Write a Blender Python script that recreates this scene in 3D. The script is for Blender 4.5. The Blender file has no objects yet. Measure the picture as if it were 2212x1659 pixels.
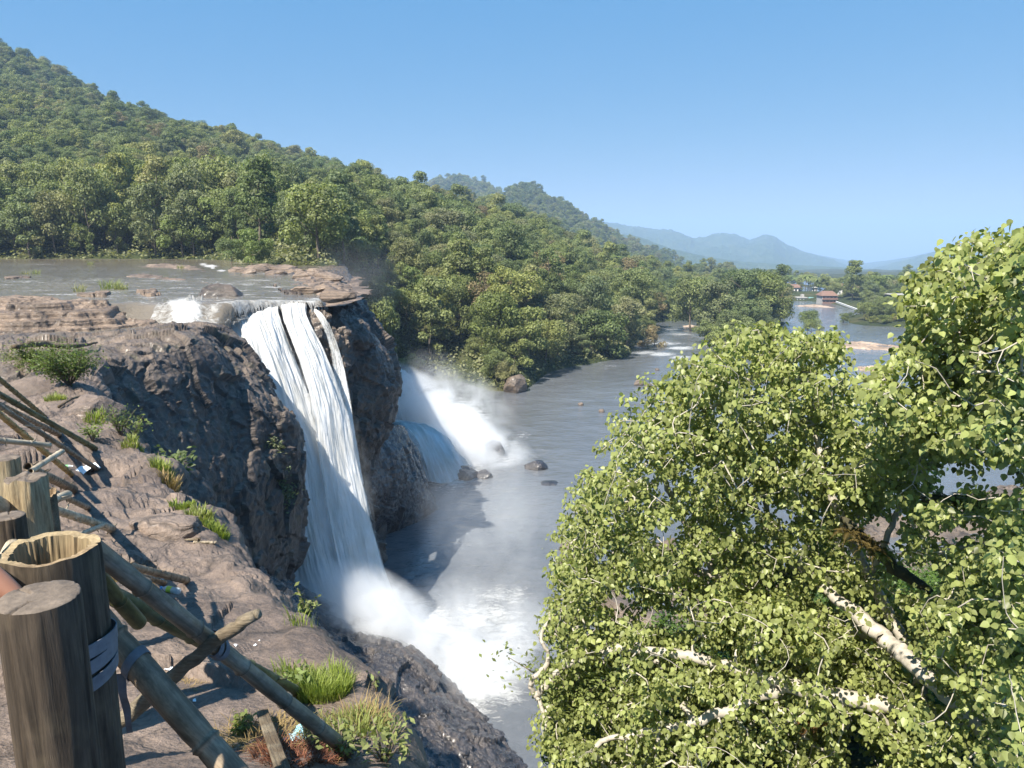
import bpy, bmesh, math, random
import numpy as np
from mathutils import Vector, Matrix
from mathutils.bvhtree import BVHTree
R = math.radians
col = bpy.context.scene.collection
scene = bpy.context.scene
# ------------------------------------------------------------------ camera geometry (eye at the origin, looking +Y)
HAZE = 1.9e-4; EXPO = 1.25
PITCH = R(10.77); FPX = 1628.0; CP, SP = math.cos(PITCH), math.sin(PITCH)
def ray(px, py):
    xr = (px-1106.0)/FPX; yr = (829.5-py)/FPX
    return Vector((xr, CP+yr*SP, -SP+yr*CP))
def P(px, py, Y):                      # the point at world distance Y seen at that place
    d = ray(px, py); return d*(Y/d.y)
def PZ(px, py, z):
    d = ray(px, py); return d*(z/d.z)
# ------------------------------------------------------------------ numpy noise
_rs = np.random.RandomState(7)
_perm = np.tile(_rs.permutation(256), 3)
_g = _rs.normal(size=(256, 3)); _g /= np.linalg.norm(_g, axis=1)[:, None]
def perlin(p):
    p = np.asarray(p, float); i = np.floor(p).astype(int); f = p-i; u = f*f*f*(f*(f*6-15)+10)
    ix, iy, iz = (i[:, 0] & 255), (i[:, 1] & 255), (i[:, 2] & 255)
    out = 0
    for dx in (0, 1):
        wx = u[:, 0] if dx else 1-u[:, 0]
        for dy in (0, 1):
            wy = u[:, 1] if dy else 1-u[:, 1]
            for dz in (0, 1):
                wz = u[:, 2] if dz else 1-u[:, 2]
                h = _perm[_perm[_perm[(ix+dx) & 255]+((iy+dy) & 255)]+((iz+dz) & 255)]
                g = _g[h]
                out = out+wx*wy*wz*(g[:, 0]*(f[:, 0]-dx)+g[:, 1]*(f[:, 1]-dy)+g[:, 2]*(f[:, 2]-dz))
    return out*1.6
def fbm(p, o=4, lac=2.1, gain=.5, ridge=False):
    p = np.asarray(p, float); s = 0; a = 1; t = 0
    for k in range(o):
        n = perlin(p*(lac**k)+k*17.3)
        if ridge: n = 1-2*np.abs(n)
        s = s+a*n; t += a; a *= gain
    return s/t
def sstep(a, b, x):
    t = np.clip((np.asarray(x, float)-a)/(b-a), 0, 1); return t*t*(3-2*t)
# ------------------------------------------------------------------ object helpers
def tag(o, label=None, cat=None, group=None, kind=None):
    if label: o['label'] = label
    if cat: o['category'] = cat
    if group: o['group'] = group
    if kind: o['kind'] = kind
    return o
def empty(name, loc=(0, 0, 0), rz=0):
    o = bpy.data.objects.new(name, None); col.objects.link(o); o.location = loc; o.rotation_euler = (0, 0, rz); o.empty_display_size = .2
    return o
def mk(name, v, f, mat=None, parent=None, smooth=False, attr=None, loc=None):
    """one mesh object from arrays; f: list of faces or an (n,k) array; attr: {name: per-vertex floats}"""
    me = bpy.data.meshes.new(name)
    v = np.asarray(v, np.float32).reshape(-1, 3)
    if isinstance(f, np.ndarray):
        n, k = f.shape
        me.vertices.add(len(v)); me.vertices.foreach_set('co', v.ravel())
        me.loops.add(n*k); me.loops.foreach_set('vertex_index', f.astype(np.int32).ravel())
        me.polygons.add(n); me.polygons.foreach_set('loop_start', np.arange(n, dtype=np.int32)*k)
        me.polygons.foreach_set('loop_total', np.full(n, k, np.int32))
        me.update(calc_edges=True)
    else:
        me.from_pydata([tuple(map(float, a)) for a in v], [], f); me.update()
    if attr:
        for a, val in attr.items():
            at = me.attributes.new(a, 'FLOAT', 'POINT'); at.data.foreach_set('value', np.asarray(val, np.float32))
    if smooth: me.polygons.foreach_set('use_smooth', np.ones(len(me.polygons), bool))
    if mat: me.materials.append(mat)
    o = bpy.data.objects.new(name, me); col.objects.link(o)
    if parent: o.parent = parent
    if loc is not None: o.location = loc
    return o
def gridfaces(nu, nv):
    i = np.arange((nv-1)*(nu-1)); r = i//(nu-1); c = i % (nu-1); a = r*nu+c
    return np.stack([a, a+1, a+nu+1, a+nu], 1)
def _cr(pts, n):                        # Catmull-Rom through rows of pts (m,...) -> n samples
    pts = np.asarray(pts, float); m = len(pts); t = np.linspace(0, m-1, n); i = np.minimum(t.astype(int), m-2); f = (t-i)
    g = lambda k: pts[np.clip(k, 0, m-1)]
    sh = (n,)+(1,)*(pts.ndim-1); f = f.reshape(sh)
    p0, p1, p2, p3 = g(i-1), g(i), g(i+1), g(i+2)
    return .5*((2*p1)+(-p0+p2)*f+(2*p0-5*p1+4*p2-p3)*f*f+(-p0+3*p1-3*p2+p3)*f**3)
def loftpts(rows, nu, nv):
    a = np.array([[tuple(p) for p in r] for r in rows], float)      # (rows, cols, 3)
    a = _cr(a, nv); a = _cr(a.transpose(1, 0, 2), nu).transpose(1, 0, 2)
    return a                                                         # (nv, nu, 3)
def normals(a):
    du = np.gradient(a, axis=1); dv = np.gradient(a, axis=0); n = np.cross(du, dv)
    return n/(np.linalg.norm(n, axis=2)[..., None]+1e-9)
def steps(q, sc, k, seed=0):            # plates of rock with a sharp riser on one side
    h = fbm(q*sc+seed, 4)*k; f = np.floor(h); r = h-f
    return (f+sstep(.0, 1., r)**6)/k
def facets(q, cell, seed=0, tilt=.35, warp=.25):   # broken faces: each cell its own offset and tilt
    p = q/np.array(cell)+seed*3.7; w = np.stack([perlin(p*1.7+3), perlin(p*1.7+13), perlin(p*1.7+23)], 1)*warp; p = p+w
    i = np.floor(p).astype(int); best = np.full(len(p), 1e9); off = np.zeros(len(p)); 
    for dx in (-1, 0, 1):
        for dy in (-1, 0, 1):
            for dz in (-1, 0, 1):
                c = i+np.array([dx, dy, dz]); h = _perm[_perm[_perm[c[:, 0] & 255]+(c[:, 1] & 255)]+(c[:, 2] & 255)]; g = _g[h]; ctr = c+.5+g*.42
                d = p-ctr; dd = (d*d).sum(1); m = dd < best; best = np.where(m, dd, best); g2 = _g[(h*7+31) & 255]; off = np.where(m, g2[:, 0]+(d*g2).sum(1)*tilt*2, off)
    return off
def rocknoise(v, n, big=.5, scale=5., strata=.0, seed=0, fine=.12, crack=.25):
    p = v.reshape(-1, 3); q = p+seed*31.7
    d = big*fbm(q/scale, 4); nv_, nu_ = v.shape[:2]; damp = np.repeat(sstep(.0, .14, np.linspace(0, 1, nv_)), nu_)*(1-sstep(66, 84, p[:, 1])*.9*(p[:, 2] > -7))
    d = d+fine*fbm(q/(scale*.13), 4, ridge=True)
    w = perlin(q/(scale*.9)+5)*1.5
    d = d+crack*.8*steps(q*np.array([1, 1, .55]), 1/(scale*1.1), 4., 5)+crack*damp*(.75*facets(q, (scale*.62, scale*.62, scale*.8), seed)+.28*facets(q, (scale*.2, scale*.2, scale*.26), seed+2))
    if strata:
        zz = p[:, 2]+.12*p[:, 0]+fbm(q/6, 3)*2.2; ly = np.stack([zz*.75, p[:, 0]*.05, p[:, 1]*.05], 1)
        msk = sstep(-.25, .35, perlin(q/3.5+9)); d = d+strata*1.6*steps(ly, 1., 3., seed)*msk+strata*.3*fbm(np.stack([zz*2.2, p[:, 0]*.45, p[:, 1]*.45], 1), 3)*msk
    return v+n*d.reshape(v.shape[:2])[..., None]
def loft(name, rows, nu, nv, mat, flip=False, parent=None, attr=None, **kw):
    a = loftpts(rows, nu, nv); n = normals(a)
    if flip: n = -n
    if kw.pop('noise', True): a = rocknoise(a, n, **kw)
    f = gridfaces(nu, nv)
    if flip: f = f[:, ::-1]
    return mk(name, a.reshape(-1, 3), f, mat, parent, True, attr)
def tube(pts, rad, seg=10, cap=True, jitter=0., rng=None):
    """verts, faces of a tube through pts with radii rad"""
    pts = [Vector(p) for p in pts]; V = []; F = []; n = len(pts)
    t0 = (pts[1]-pts[0]).normalized(); up = Vector((0, 0, 1)) if abs(t0.z) < .9 else Vector((1, 0, 0))
    s = t0.cross(up).normalized()
    for i, p in enumerate(pts):
        t = (pts[min(i+1, n-1)]-pts[max(i-1, 0)]).normalized(); s = (s-t*s.dot(t)).normalized(); b = t.cross(s)
        for k in range(seg):
            a = 2*math.pi*k/seg; r = rad[i]*(1+(rng.uniform(-jitter, jitter) if rng else 0))
            V.append(p+(s*math.cos(a)+b*math.sin(a))*r)
    for i in range(n-1):
        for k in range(seg):
            F.append((i*seg+k, i*seg+(k+1) % seg, (i+1)*seg+(k+1) % seg, (i+1)*seg+k))
    if cap: F.append(tuple(range(seg))[::-1]); F.append(tuple((n-1)*seg+k for k in range(seg)))
    return V, F
class MB:
    def __init__(s): s.v = []; s.f = []
    def add(s, V, F):
        b = len(s.v); s.v += [tuple(x) for x in V]; s.f += [tuple(i+b for i in q) for q in F]; return s
    def box(s, c, d, rz=0):
        x, y, z = d[0]/2, d[1]/2, d[2]/2; ca, sa = math.cos(rz), math.sin(rz)
        V = [(c[0]+a*x*ca-b*y*sa, c[1]+a*x*sa+b*y*ca, c[2]+e*z) for e in (-1, 1) for a, b in ((-1, -1), (1, -1), (1, 1), (-1, 1))]
        return s.add(V, [(3, 2, 1, 0), (4, 5, 6, 7), (0, 1, 5, 4), (1, 2, 6, 5), (2, 3, 7, 6), (3, 0, 4, 7)])
    def build(s, name, mat, parent=None, smooth=False): return mk(name, s.v, s.f, mat, parent, smooth)
# ------------------------------------------------------------------ materials
def NM(name):
    m = bpy.data.materials.new(name); m.use_nodes = True; nt = m.node_tree; nt.nodes.clear()
    return m, nt
class NT:
    def __init__(s, nt): s.nt = nt
    def n(s, typ, ins=None, **props):
        x = s.nt.nodes.new(typ)
        for k, v in props.items(): setattr(x, k, v)
        for k, v in (ins or {}).items():
            if hasattr(v, 'is_output') or isinstance(v, bpy.types.NodeSocket): s.nt.links.new(v, x.inputs[k])
            else: x.inputs[k].default_value = v
        return x
    def math(s, op, a, b=0., c=None, clamp=False):
        ins = {0: a, 1: b}
        if c is not None: ins[2] = c
        return s.n('ShaderNodeMath', ins, operation=op, use_clamp=clamp).outputs[0]
    def noise(s, vec, scale, detail=5., rough=.55, dist=0., out=0):
        return s.n('ShaderNodeTexNoise', {'Vector': vec, 'Scale': scale, 'Detail': detail, 'Roughness': rough, 'Distortion': dist}).outputs[out]
    def mapping(s, vec, scale=(1, 1, 1), rot=(0, 0, 0), loc=(0, 0, 0)):
        return s.n('ShaderNodeMapping', {'Vector': vec, 'Scale': scale, 'Rotation': rot, 'Location': loc}).outputs[0]
    def ramp(s, fac, stops, interp='LINEAR'):
        x = s.n('ShaderNodeValToRGB', {0: fac}); x.color_ramp.interpolation = interp; e = x.color_ramp.elements
        while len(e) < len(stops): e.new(.5)
        for el, (p, c) in zip(e, stops):
            el.position = p; el.color = (c, c, c, 1) if not hasattr(c, '__len__') else (*c, 1)
        return x.outputs[0]
    def mix(s, f, a, b, blend='MIX'):
        x = s.n('ShaderNodeMix', data_type='RGBA', blend_type=blend)
        for i, v in ((0, f), (6, a), (7, b)):
            if isinstance(v, bpy.types.NodeSocket): s.nt.links.new(v, x.inputs[i])
            else: x.inputs[i].default_value = (*v, 1) if hasattr(v, '__len__') and len(v) == 3 else v
        return x.outputs[2]
    def attr(s, name): return s.n('ShaderNodeAttribute', attribute_name=name).outputs['Fac']
    def geo(s): return s.n('ShaderNodeNewGeometry').outputs['Position']
    def objc(s): return s.n('ShaderNodeTexCoord').outputs['Object']
    def bump(s, h, strength=.5, dist=.1, normal=None):
        ins = {'Height': h, 'Strength': strength, 'Distance': dist}
        if normal is not None: ins['Normal'] = normal
        return s.n('ShaderNodeBump', ins).outputs[0]
    def bsdf(s, **ins):
        d = {}
        for k, v in ins.items():
            k = k.replace('_', ' ')
            if hasattr(v, '__len__') and not isinstance(v, bpy.types.NodeSocket) and len(v) == 3: v = (*v, 1)
            d[k] = v
        return s.n('ShaderNodeBsdfPrincipled', d).outputs[0]
    def out(s, surf=None, vol=None):
        o = s.nt.nodes.new('ShaderNodeOutputMaterial')
        if surf is not None: s.nt.links.new(surf, o.inputs['Surface'])
        if vol is not None: s.nt.links.new(vol, o.inputs['Volume'])
def rock_mat(name, c0, c1, c2, scale=1., rough=.8, wet=0., strata=0., streak_shade=0., bump=.5, bd=.1, green=0., crack=.6):
    m, nt = NM(name); s = NT(nt); p = s.geo(); q = s.mapping(p, (1, 1, 2.2) if strata else (1, 1, 1))
    n1 = s.noise(q, .35*scale, 6, .6); n2 = s.noise(q, 3.*scale, 6, .65); n3 = s.noise(p, 22*scale, 4, .6)
    c = s.ramp(n1, [(.33, c0), (.5, c1), (.68, c2)])
    c = s.mix(.55, c, s.ramp(n2, [(.3, .35), (.55, .62), (.75, .95)]), 'OVERLAY')
    c = s.mix(.35, c, s.ramp(n3, [(.35, .3), (.65, .8)]), 'OVERLAY')
    if crack:                           # joints and fractures
        w = s.n('ShaderNodeVectorMath', {0: p, 1: s.n('ShaderNodeVectorMath', {0: s.noise(p, .7, 4, .6, 0, 1), 3: 1.6}, operation='SCALE').outputs[0]}, operation='ADD').outputs[0]
        e = s.n('ShaderNodeTexVoronoi', {'Vector': s.mapping(w, (1, .7, 1.5)), 'Scale': .32*scale}, feature='DISTANCE_TO_EDGE').outputs['Distance']
        e2 = s.n('ShaderNodeTexVoronoi', {'Vector': s.mapping(w, (1, .8, 2.2)), 'Scale': 1.1*scale}, feature='DISTANCE_TO_EDGE').outputs['Distance']
        k1 = s.ramp(e, [(.0, 1.), (.035, 0.)]); k2 = s.math('MULTIPLY', s.ramp(e2, [(.0, 1.), (.045, 0.)]), s.ramp(n1, [(.45, 0.), (.6, .7)]))
        cr = s.math('MAXIMUM', k1, k2); c = s.mix(s.math('MULTIPLY', cr, crack), c, (.012, .010, .009)); n2 = s.math('SUBTRACT', n2, s.math('MULTIPLY', cr, crack*.5))
    if streak_shade:                          # dark water streaks; shade of steep faces is painted into the colour too
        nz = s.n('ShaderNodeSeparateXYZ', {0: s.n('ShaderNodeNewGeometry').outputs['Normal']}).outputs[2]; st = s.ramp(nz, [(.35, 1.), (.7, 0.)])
        v = s.noise(s.mapping(p, (1, 1, .06)), 1.1, 5, .6); c = s.mix(s.math('MULTIPLY', st, s.ramp(v, [(.40, .35), (.60, streak_shade)])), c, (.022, .019, .018))
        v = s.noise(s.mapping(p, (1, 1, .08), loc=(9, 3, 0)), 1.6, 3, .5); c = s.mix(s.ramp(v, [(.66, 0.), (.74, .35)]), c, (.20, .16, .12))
    if green:
        g = s.noise(p, .9, 5, .6); c = s.mix(s.ramp(g, [(.55, 0.), (.7, green)]), c, (.06, .075, .03))
    h = s.math('ADD', s.math('MULTIPLY', n2, 1.), s.math('MULTIPLY', n3, .35))
    if strata:
        w = s.n('ShaderNodeTexWave', {'Vector': s.mapping(p, (.15, .1, 1)), 'Scale': 1.3, 'Distortion': 6., 'Detail': 4., 'Detail Scale': .6}, wave_type='BANDS', bands_direction='Z').outputs[1]
        h = s.math('ADD', h, s.math('MULTIPLY', w, strata)); c = s.mix(s.ramp(w, [(.0, .35), (.2, 0.)]), c, (.03, .025, .02))
    r = s.ramp(n1, [(.3, max(.1, rough-.35*wet-.05)), (.7, rough)])
    s.out(s.bsdf(Base_Color=c, Roughness=r, Normal=s.bump(h, bump, bd), Coat_Weight=.6*wet, Coat_Roughness=.25))
    return m
M = {}
M['slab'] = rock_mat('brown granite', (.072, .053, .042), (.125, .094, .075), (.185, .14, .11), 1.2, .75, .1, bump=.8, bd=.08)
M['cliff'] = rock_mat('dark cliff rock', (.050, .038, .030), (.100, .076, .058), (.17, .13, .10), .8, .7, .3, streak_shade=.92, bump=.6, bd=.2, green=.35)
M['strata'] = rock_mat('layered river rock', (.07, .05, .036), (.16, .115, .082), (.27, .20, .147), .8, .7, .15, strata=.22, bump=.8, bd=.15)
M['wet'] = rock_mat('wet rock', (.022, .02, .022), (.045, .04, .04), (.08, .066, .058), .5, .45, .9, streak_shade=.5, bump=.7, bd=.3)
M['boulder'] = rock_mat('river boulder', (.06, .047, .037), (.12, .092, .07), (.20, .155, .12), .9, .7, .2, bump=.8, bd=.15)
M['sandrock'] = rock_mat('pale flat rock', (.18, .13, .09), (.30, .22, .16), (.40, .31, .23), .3, .8, .0, bump=.5, bd=.2)
def leaf_mat(name, cols, trans=.35, rough=.5, spec=.3, var=.25, patch=0):
    m, nt = NM(name); s = NT(nt)
    rnd = s.n('ShaderNodeObjectInfo').outputs['Random']; t = s.attr('tint')
    k = len(cols); c = s.ramp(rnd, [((i+.5)/k, c) for i, c in enumerate(cols)])
    if patch:
        lc = s.n('ShaderNodeObjectInfo').outputs['Location']; pn = s.noise(lc, .011, 3, .6); c = s.mix(1., c, s.ramp(pn, [(.32, (.84, .96, 1.05)), (.5, (1.14, 1.16, 1.1)), (.66, (1.42, 1.32, .98))]), 'MULTIPLY')
    c = s.mix(1., c, s.ramp(t, [(0, 1-var*1.6), (.5, 1.), (1, 1+var*1.5)]), 'MULTIPLY')
    c = s.mix(s.ramp(t, [(.8, 0.), (1., .35)]), c, (.20, .20, .05))
    b = s.bsdf(Base_Color=c, Roughness=rough, Specular_IOR_Level=spec)
    tr = s.n('ShaderNodeBsdfTranslucent', {'Color': s.mix(1., c, (1.25, 1.3, .6), 'MULTIPLY')}).outputs[0]
    s.out(s.n('ShaderNodeMixShader', {0: trans, 1: b, 2: tr}).outputs[0])
    return m
M['leafA'] = leaf_mat('forest foliage', [(.122, .152, .056), (.165, .190, .080), (.104, .138, .062), (.205, .222, .088), (.140, .168, .082), (.200, .195, .105), (.175, .200, .070), (.112, .138, .060)], .35, .55, .25, .36, 1)
M['leafB'] = leaf_mat('dry foliage', [(.19, .18, .09), (.17, .18, .085), (.21, .17, .09)], .25, .6, .2, .3)
M['leafC'] = leaf_mat('bright foliage', [(.19, .225, .07), (.165, .215, .07), (.21, .235, .085)], .35, .5, .25, .3)
M['bush'] = leaf_mat('bush foliage', [(.09, .13, .03), (.12, .15, .035), (.07, .11, .03)], .35, .5, .3, .3)
M['cliffR'] = rock_mat('brown buttress rock', (.040, .030, .024), (.095, .072, .054), (.20, .15, .11), .7, .55, .4, streak_shade=.75, bump=.6, bd=.25, green=.2)
M['grass'] = leaf_mat('grass blades', [(.21, .26, .055), (.24, .27, .08)], .4, .5, .3, .3)
M['dryred'] = leaf_mat('reddish ground plants', [(.16, .07, .045), (.13, .09, .04)], .25, .7, .1, .4)
M['dry'] = leaf_mat('dry straw', [(.26, .19, .09), (.30, .22, .12)], .25, .7, .1, .3)
def simple(name, c, rough=.7, c2=None, scale=3., bump=.3, bd=.02, **kw):
    m, nt = NM(name); s = NT(nt); p = s.objc(); n = s.noise(p, scale, 5, .6)
    cc = s.ramp(n, [(.3, c), (.7, c2 or tuple(min(1, x*1.35) for x in c))])
    s.out(s.bsdf(Base_Color=cc, Roughness=rough, Normal=s.bump(n, bump, bd), **kw)); return m
M['bark'] = simple('grey brown bark', (.09, .07, .05), .9, (.17, .14, .10), 6, .8)
M['palebark'] = simple('pale smooth bark', (.30, .265, .21), .75, (.47, .43, .36), 9, .5)
M['mossbark'] = simple('mossy bark', (.035, .03, .018), .9, (.08, .075, .03), 12, .8)
# ------------------------------------------------------------------ far terrain as a height field over (X/Y, Y)
COLS = {
 -1500: [(120,-9),(150,-6),(200,5),(300,40),(600,150),(1000,200),(2600,120)],
 -400: [(165,-10),(184,-4),(240,12),(350,48),(500,104),(700,188),(900,195),(2600,120)],
 0: [(168,-10),(186,-4),(240,9),(350,42),(500,92),(650,153),(800,140),(1300,70),(2600,60)],
 160: [(168,-10),(186,-4),(240,8),(350,38),(520,84),(680,136),(850,120),(1300,60),(2600,60)],
 300: [(168,-10),(186,-4),(240,7),(350,34),(550,80),(700,110),(850,95),(1300,50),(2600,60)],
 430: [(165,-10),(182,-4),(220,2),(350,28),(550,67),(710,91),(880,72),(1300,40),(2600,60)],
 520: [(140,-10),(152,-4.6),(175,-2),(215,2),(350,24),(550,60),(730,80),(900,60),(1300,30),(2600,60)],
 620: [(122,-10),(134,-4.6),(155,-1.5),(200,2),(350,19),(550,50),(750,71),(900,50),(1300,30),(2600,60)],
 740: [(118,-12),(132,-5),(165,-3),(250,8),(400,25),(600,44),(780,58),(950,30),(1400,20),(2600,60)],
 790: [(128,-30),(150,-16),(175,-8),(250,8),(400,25),(600,42),(790,53),(950,30),(1400,20),(2600,60)],
 830: [(130,-34),(150,-28.5),(175,-14),(225,2),(350,14.0),(600,32),(800,44),(950,28),(1500,30),(2600,60)],
 900: [(135,-34),(158,-28.5),(185,-15),(230,-1),(400,16.0),(600,28),(800,39),(950,20),(1500,47),(2000,127),(2600,60)],
 985: [(140,-34),(160,-28.5),(190,-15),(240,-5),(400,10.0),(600,21),(800,31),(950,15),(1500,62),(2000,162),(2600,70)],
 1060: [(128,-34),(146,-28.5),(175,-18),(235,-8),(400,6.0),(600,16),(780,25),(950,5),(1400,62),(2000,130),(2600,60)],
 1130: [(128,-34),(146,-28.5),(175,-19),(235,-10),(400,1.0),(600,9),(760,17),(950,0),(1400,99),(1800,60),(2600,30)],
 1200: [(160,-34),(173,-28.5),(200,-21),(260,-14),(400,-6.0),(550,-2),(700,-6),(900,-12),(1350,70),(1800,30),(2600,0)],
 1290: [(172,-34),(184,-28.8),(215,-25),(300,-19),(420,-16.0),(550,-18),(700,-30),(900,-30),(1350,26),(1900,-10),(2600,-40)],
 1360: [(180,-34),(194,-29),(220,-27),(320,-22),(420,-18),(500,-19),(700,-32),(900,-38),(1350,-8),(1900,-35),(2600,-60)],
 1400: [(225,-34),(240,-30),(275,-28),(400,-24),(500,-24),(700,-38),(900,-42),(1350,-20),(1900,-50),(2600,-75)],
 1440: [(290,-36),(305,-31.5),(340,-29),(450,-26),(550,-30),(800,-45),(1350,-34),(2200,-68),(2600,-85)],
 1500: [(295,-37),(312,-32),(350,-31),(500,-32),(700,-40),(1350,-48),(2200,-78),(2600,-90)],
 1600: [(380,-40),(400,-34),(500,-35),(700,-42),(1400,-58),(2200,-84),(2600,-95)],
 1715: [(445,-42),(462,-36),(520,-36),(700,-42),(1400,-60),(2200,-88),(2600,-100)],
 1780: [(420,-42),(440,-36),(520,-36),(700,-42),(1400,-60),(2200,-88),(2600,-100)],
 1850: [(375,-40),(392,-34.5),(480,-35),(700,-42),(1400,-60),(2200,-88),(2600,-100)],
 2000: [(360,-40),(385,-34.5),(480,-35),(700,-42),(1400,-60),(2200,-88),(2600,-100)],
 2150: [(230,-38),(260,-30),(400,-28),(700,-36),(1400,-56),(2200,-84),(2600,-100)],
 2400: [(90,-36),(120,-28),(200,-22),(400,-15),(900,-10),(2000,-20),(2600,-60)],
 3400: [(30,-30),(60,-22),(200,-5),(500,20),(1500,60),(2600,60)],
}
_ks = sorted(COLS); UK = np.array([(k-1106)/1628*.985 for k in _ks])
YG = np.exp(np.linspace(math.log(28), math.log(2600), 240))
ZG = np.array([np.interp(np.log(YG), [math.log(a) for a, b in COLS[k]], [b for a, b in COLS[k]]) for k in _ks])
_UF = np.linspace(UK[0], UK[-1], 900)
ZF = np.stack([np.interp(_UF, UK, ZG[:, j]) for j in range(len(YG))], 1)
ker = np.hanning(11); ker /= ker.sum()
ZF = np.stack([np.convolve(np.pad(ZF[:, j], 5, mode='edge'), ker, 'valid') for j in range(len(YG))], 1)
def river_z(Y):
    return np.interp(Y, [0, 150, 225, 300, 400, 480, 700], [-29, -29, -30.2, -32, -35, -36.6, -40])
ISLES = [  # px, py(at water) centre , half-width px, Ynear, Yfar, top above water
 (1618, 40, 208, 400, 2.2, 78), (1945, 40, 278, 372, 1.8, 100),]
def isle(x, y):
    h = np.full(np.shape(x), -9.)
    for cpx, _, y0, y1, top, hw in ISLES:
        yc = (y0+y1)/2; u = (cpx-1106)/1628*.985; dx = (x-u*yc-(y-yc)*u)/(hw/1628*yc); dy = (y-yc)/((y1-y0)/2)
        r = np.sqrt(dx*dx+dy*dy)+.18*perlin(np.stack([x/18, y/18, x*0+cpx], -1).reshape(-1, 3)).reshape(np.shape(x))
        h = np.maximum(h, np.where(r < 1.35, top*(1-r)*2.2, -9.))
    return h
def H(x, y):
    x = np.asarray(x, float); y = np.asarray(y, float); yy = np.clip(y, YG[0], YG[-1]*.999)
    u = np.clip(x/yy, _UF[0], _UF[-1]*.9999 if _UF[-1] > 0 else _UF[-1])
    a = (u-_UF[0])/(_UF[1]-_UF[0]); i = np.clip(a.astype(int), 0, len(_UF)-2); fu = a-i
    b = (np.log(yy)-math.log(YG[0]))/(math.log(YG[1])-math.log(YG[0])); j = np.clip(b.astype(int), 0, len(YG)-2); fv = b-j
    z = (ZF[i, j]*(1-fu)+ZF[i+1, j]*fu)*(1-fv)+(ZF[i, j+1]*(1-fu)+ZF[i+1, j+1]*fu)*fv
    sh = np.shape(z); q = np.stack([x, y, x*0], -1).reshape(-1, 3)
    amp = np.clip((y-200)/500, 0, 1)
    z = z+(fbm(q/130, 3)*14*amp.reshape(-1) + fbm(q/40, 2)*2.0*np.clip(amp.reshape(-1)*2+.15, 0, 1)).reshape(sh)
    return np.where(y < 560, np.maximum(z, river_z(y)+isle(x, y)), z)
def Hs(x, y): return float(H(np.array([x]), np.array([y]))[0])
def ground_mat(name, c0, c1, c2, sc):
    m, nt = NM(name); s = NT(nt); p = s.geo(); n = s.noise(p, sc, 8, .65); n2 = s.noise(p, sc*6, 5, .6)
    c = s.mix(.5, s.ramp(n, [(.35, c0), (.5, c1), (.7, c2)]), s.ramp(n2, [(.3, .25), (.7, .85)]), 'OVERLAY')
    s.out(s.bsdf(Base_Color=c, Roughness=.95, Specular_IOR_Level=.1, Normal=s.bump(n2, .9, .6/sc*.2))); return m
M['soil'] = ground_mat('forest floor', (.03, .04, .018), (.045, .055, .022), (.09, .08, .04), .05)
M['fargreen'] = ground_mat('far wooded slopes', (.035, .055, .022), (.05, .075, .028), (.075, .09, .04), .012)
us = np.linspace(UK[0], UK[-1], 460); ys = np.exp(np.linspace(math.log(60), math.log(2600), 420))
U, Yg = np.meshgrid(us, ys); X = U*Yg; Z = H(X, Yg)
Z = np.where((U < (770-1106)/1628) & (Yg < 118), -16., Z)
tag(mk('hills', np.stack([X, Yg, Z], -1).reshape(-1, 3), gridfaces(460, 420), M['soil'], smooth=True), 'green forested hillside and valley floor around the river', kind='structure')
# plain beyond, out to the horizon
us = np.linspace(-3, 3, 160); ys = np.exp(np.linspace(math.log(2500), math.log(12000), 90)); U, Yg = np.meshgrid(us, ys); X = U*Yg
Z = -104-.05*(Yg-2500)+fbm(np.stack([X/700, Yg/700, X*0], -1).reshape(-1, 3), 3).reshape(X.shape)*10
tag(mk('ground', np.stack([X, Yg, Z], -1).reshape(-1, 3), gridfaces(160, 90), M['fargreen'], smooth=True), 'flat wooded plain running out to the hazy horizon', kind='structure')
def ridge(name, pts, Y0, Y1, base, label, seed):
    px = np.array([p[0] for p in pts]); py = np.array([p[1] for p in pts]); n = 500; qx = np.linspace(px[0], px[-1], n); qy = np.interp(qx, px, py)
    k = np.hanning(9); k /= k.sum(); qy = np.convolve(np.pad(qy, 4, mode='edge'), k, 'valid')
    rows = []; m = 110
    for r in range(m):
        t = r/(m-1)*1.5; Y = Y0+(Y1-Y0)*t; row = []
        for a, b in zip(qx, qy):
            top = P(a, b, Y1); u = top.x/Y1; s = math.sin(min(t, 1)*math.pi/2)**1.5 if t < 1 else 1-(t-1)**2*1.6
            row.append((u*Y, Y, base+(top.z-base)*s))
        rows.append(row)
    a = np.array(rows); q = a.reshape(-1, 3); tt = np.repeat(np.arange(m)/(m-1)*1.5, n)
    a[..., 2] += ((fbm(q/(Y1*.06)+seed, 4, ridge=True)-.35)*(Y1*.012)*min(1, (a[..., 2].max()-base)/260)**2*np.exp(-((tt-.6)/.28)**2)+fbm(q/(Y1*.006), 2)*Y1*.0012).reshape(m, n)
    tag(mk(name, q if False else a.reshape(-1, 3), gridfaces(n, m), M['fargreen'], smooth=True), label, kind='structure')
ridge('hills', [(1150,640),(1230,492),(1290,479),(1340,487),(1400,497),(1450,499),(1500,517),(1530,512),(1560,505),(1590,509),(1620,520),(1650,509),(1675,514),(1700,530),(1740,546),(1790,560),(1830,574),(1900,600)], 3000, 6200, -190, 'blue hazy range of hills across the far valley', 3)
ridge('hills', [(1250,640),(1300,500),(1380,512),(1450,538),(1530,556),(1600,566),(1700,573),(1830,580),(1950,590),(2050,600)], 2400, 3300, -170, 'low wooded ridge in front of the blue range', 9)
ridge('hills', [(1840,590),(1900,577),(1950,563),(2000,549),(2040,540),(2080,538),(2110,545),(2160,530),(2212,520),(2400,480),(2700,500)], 3000, 6000, -190, 'faint blue hill beyond the valley at the right', 21)
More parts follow.
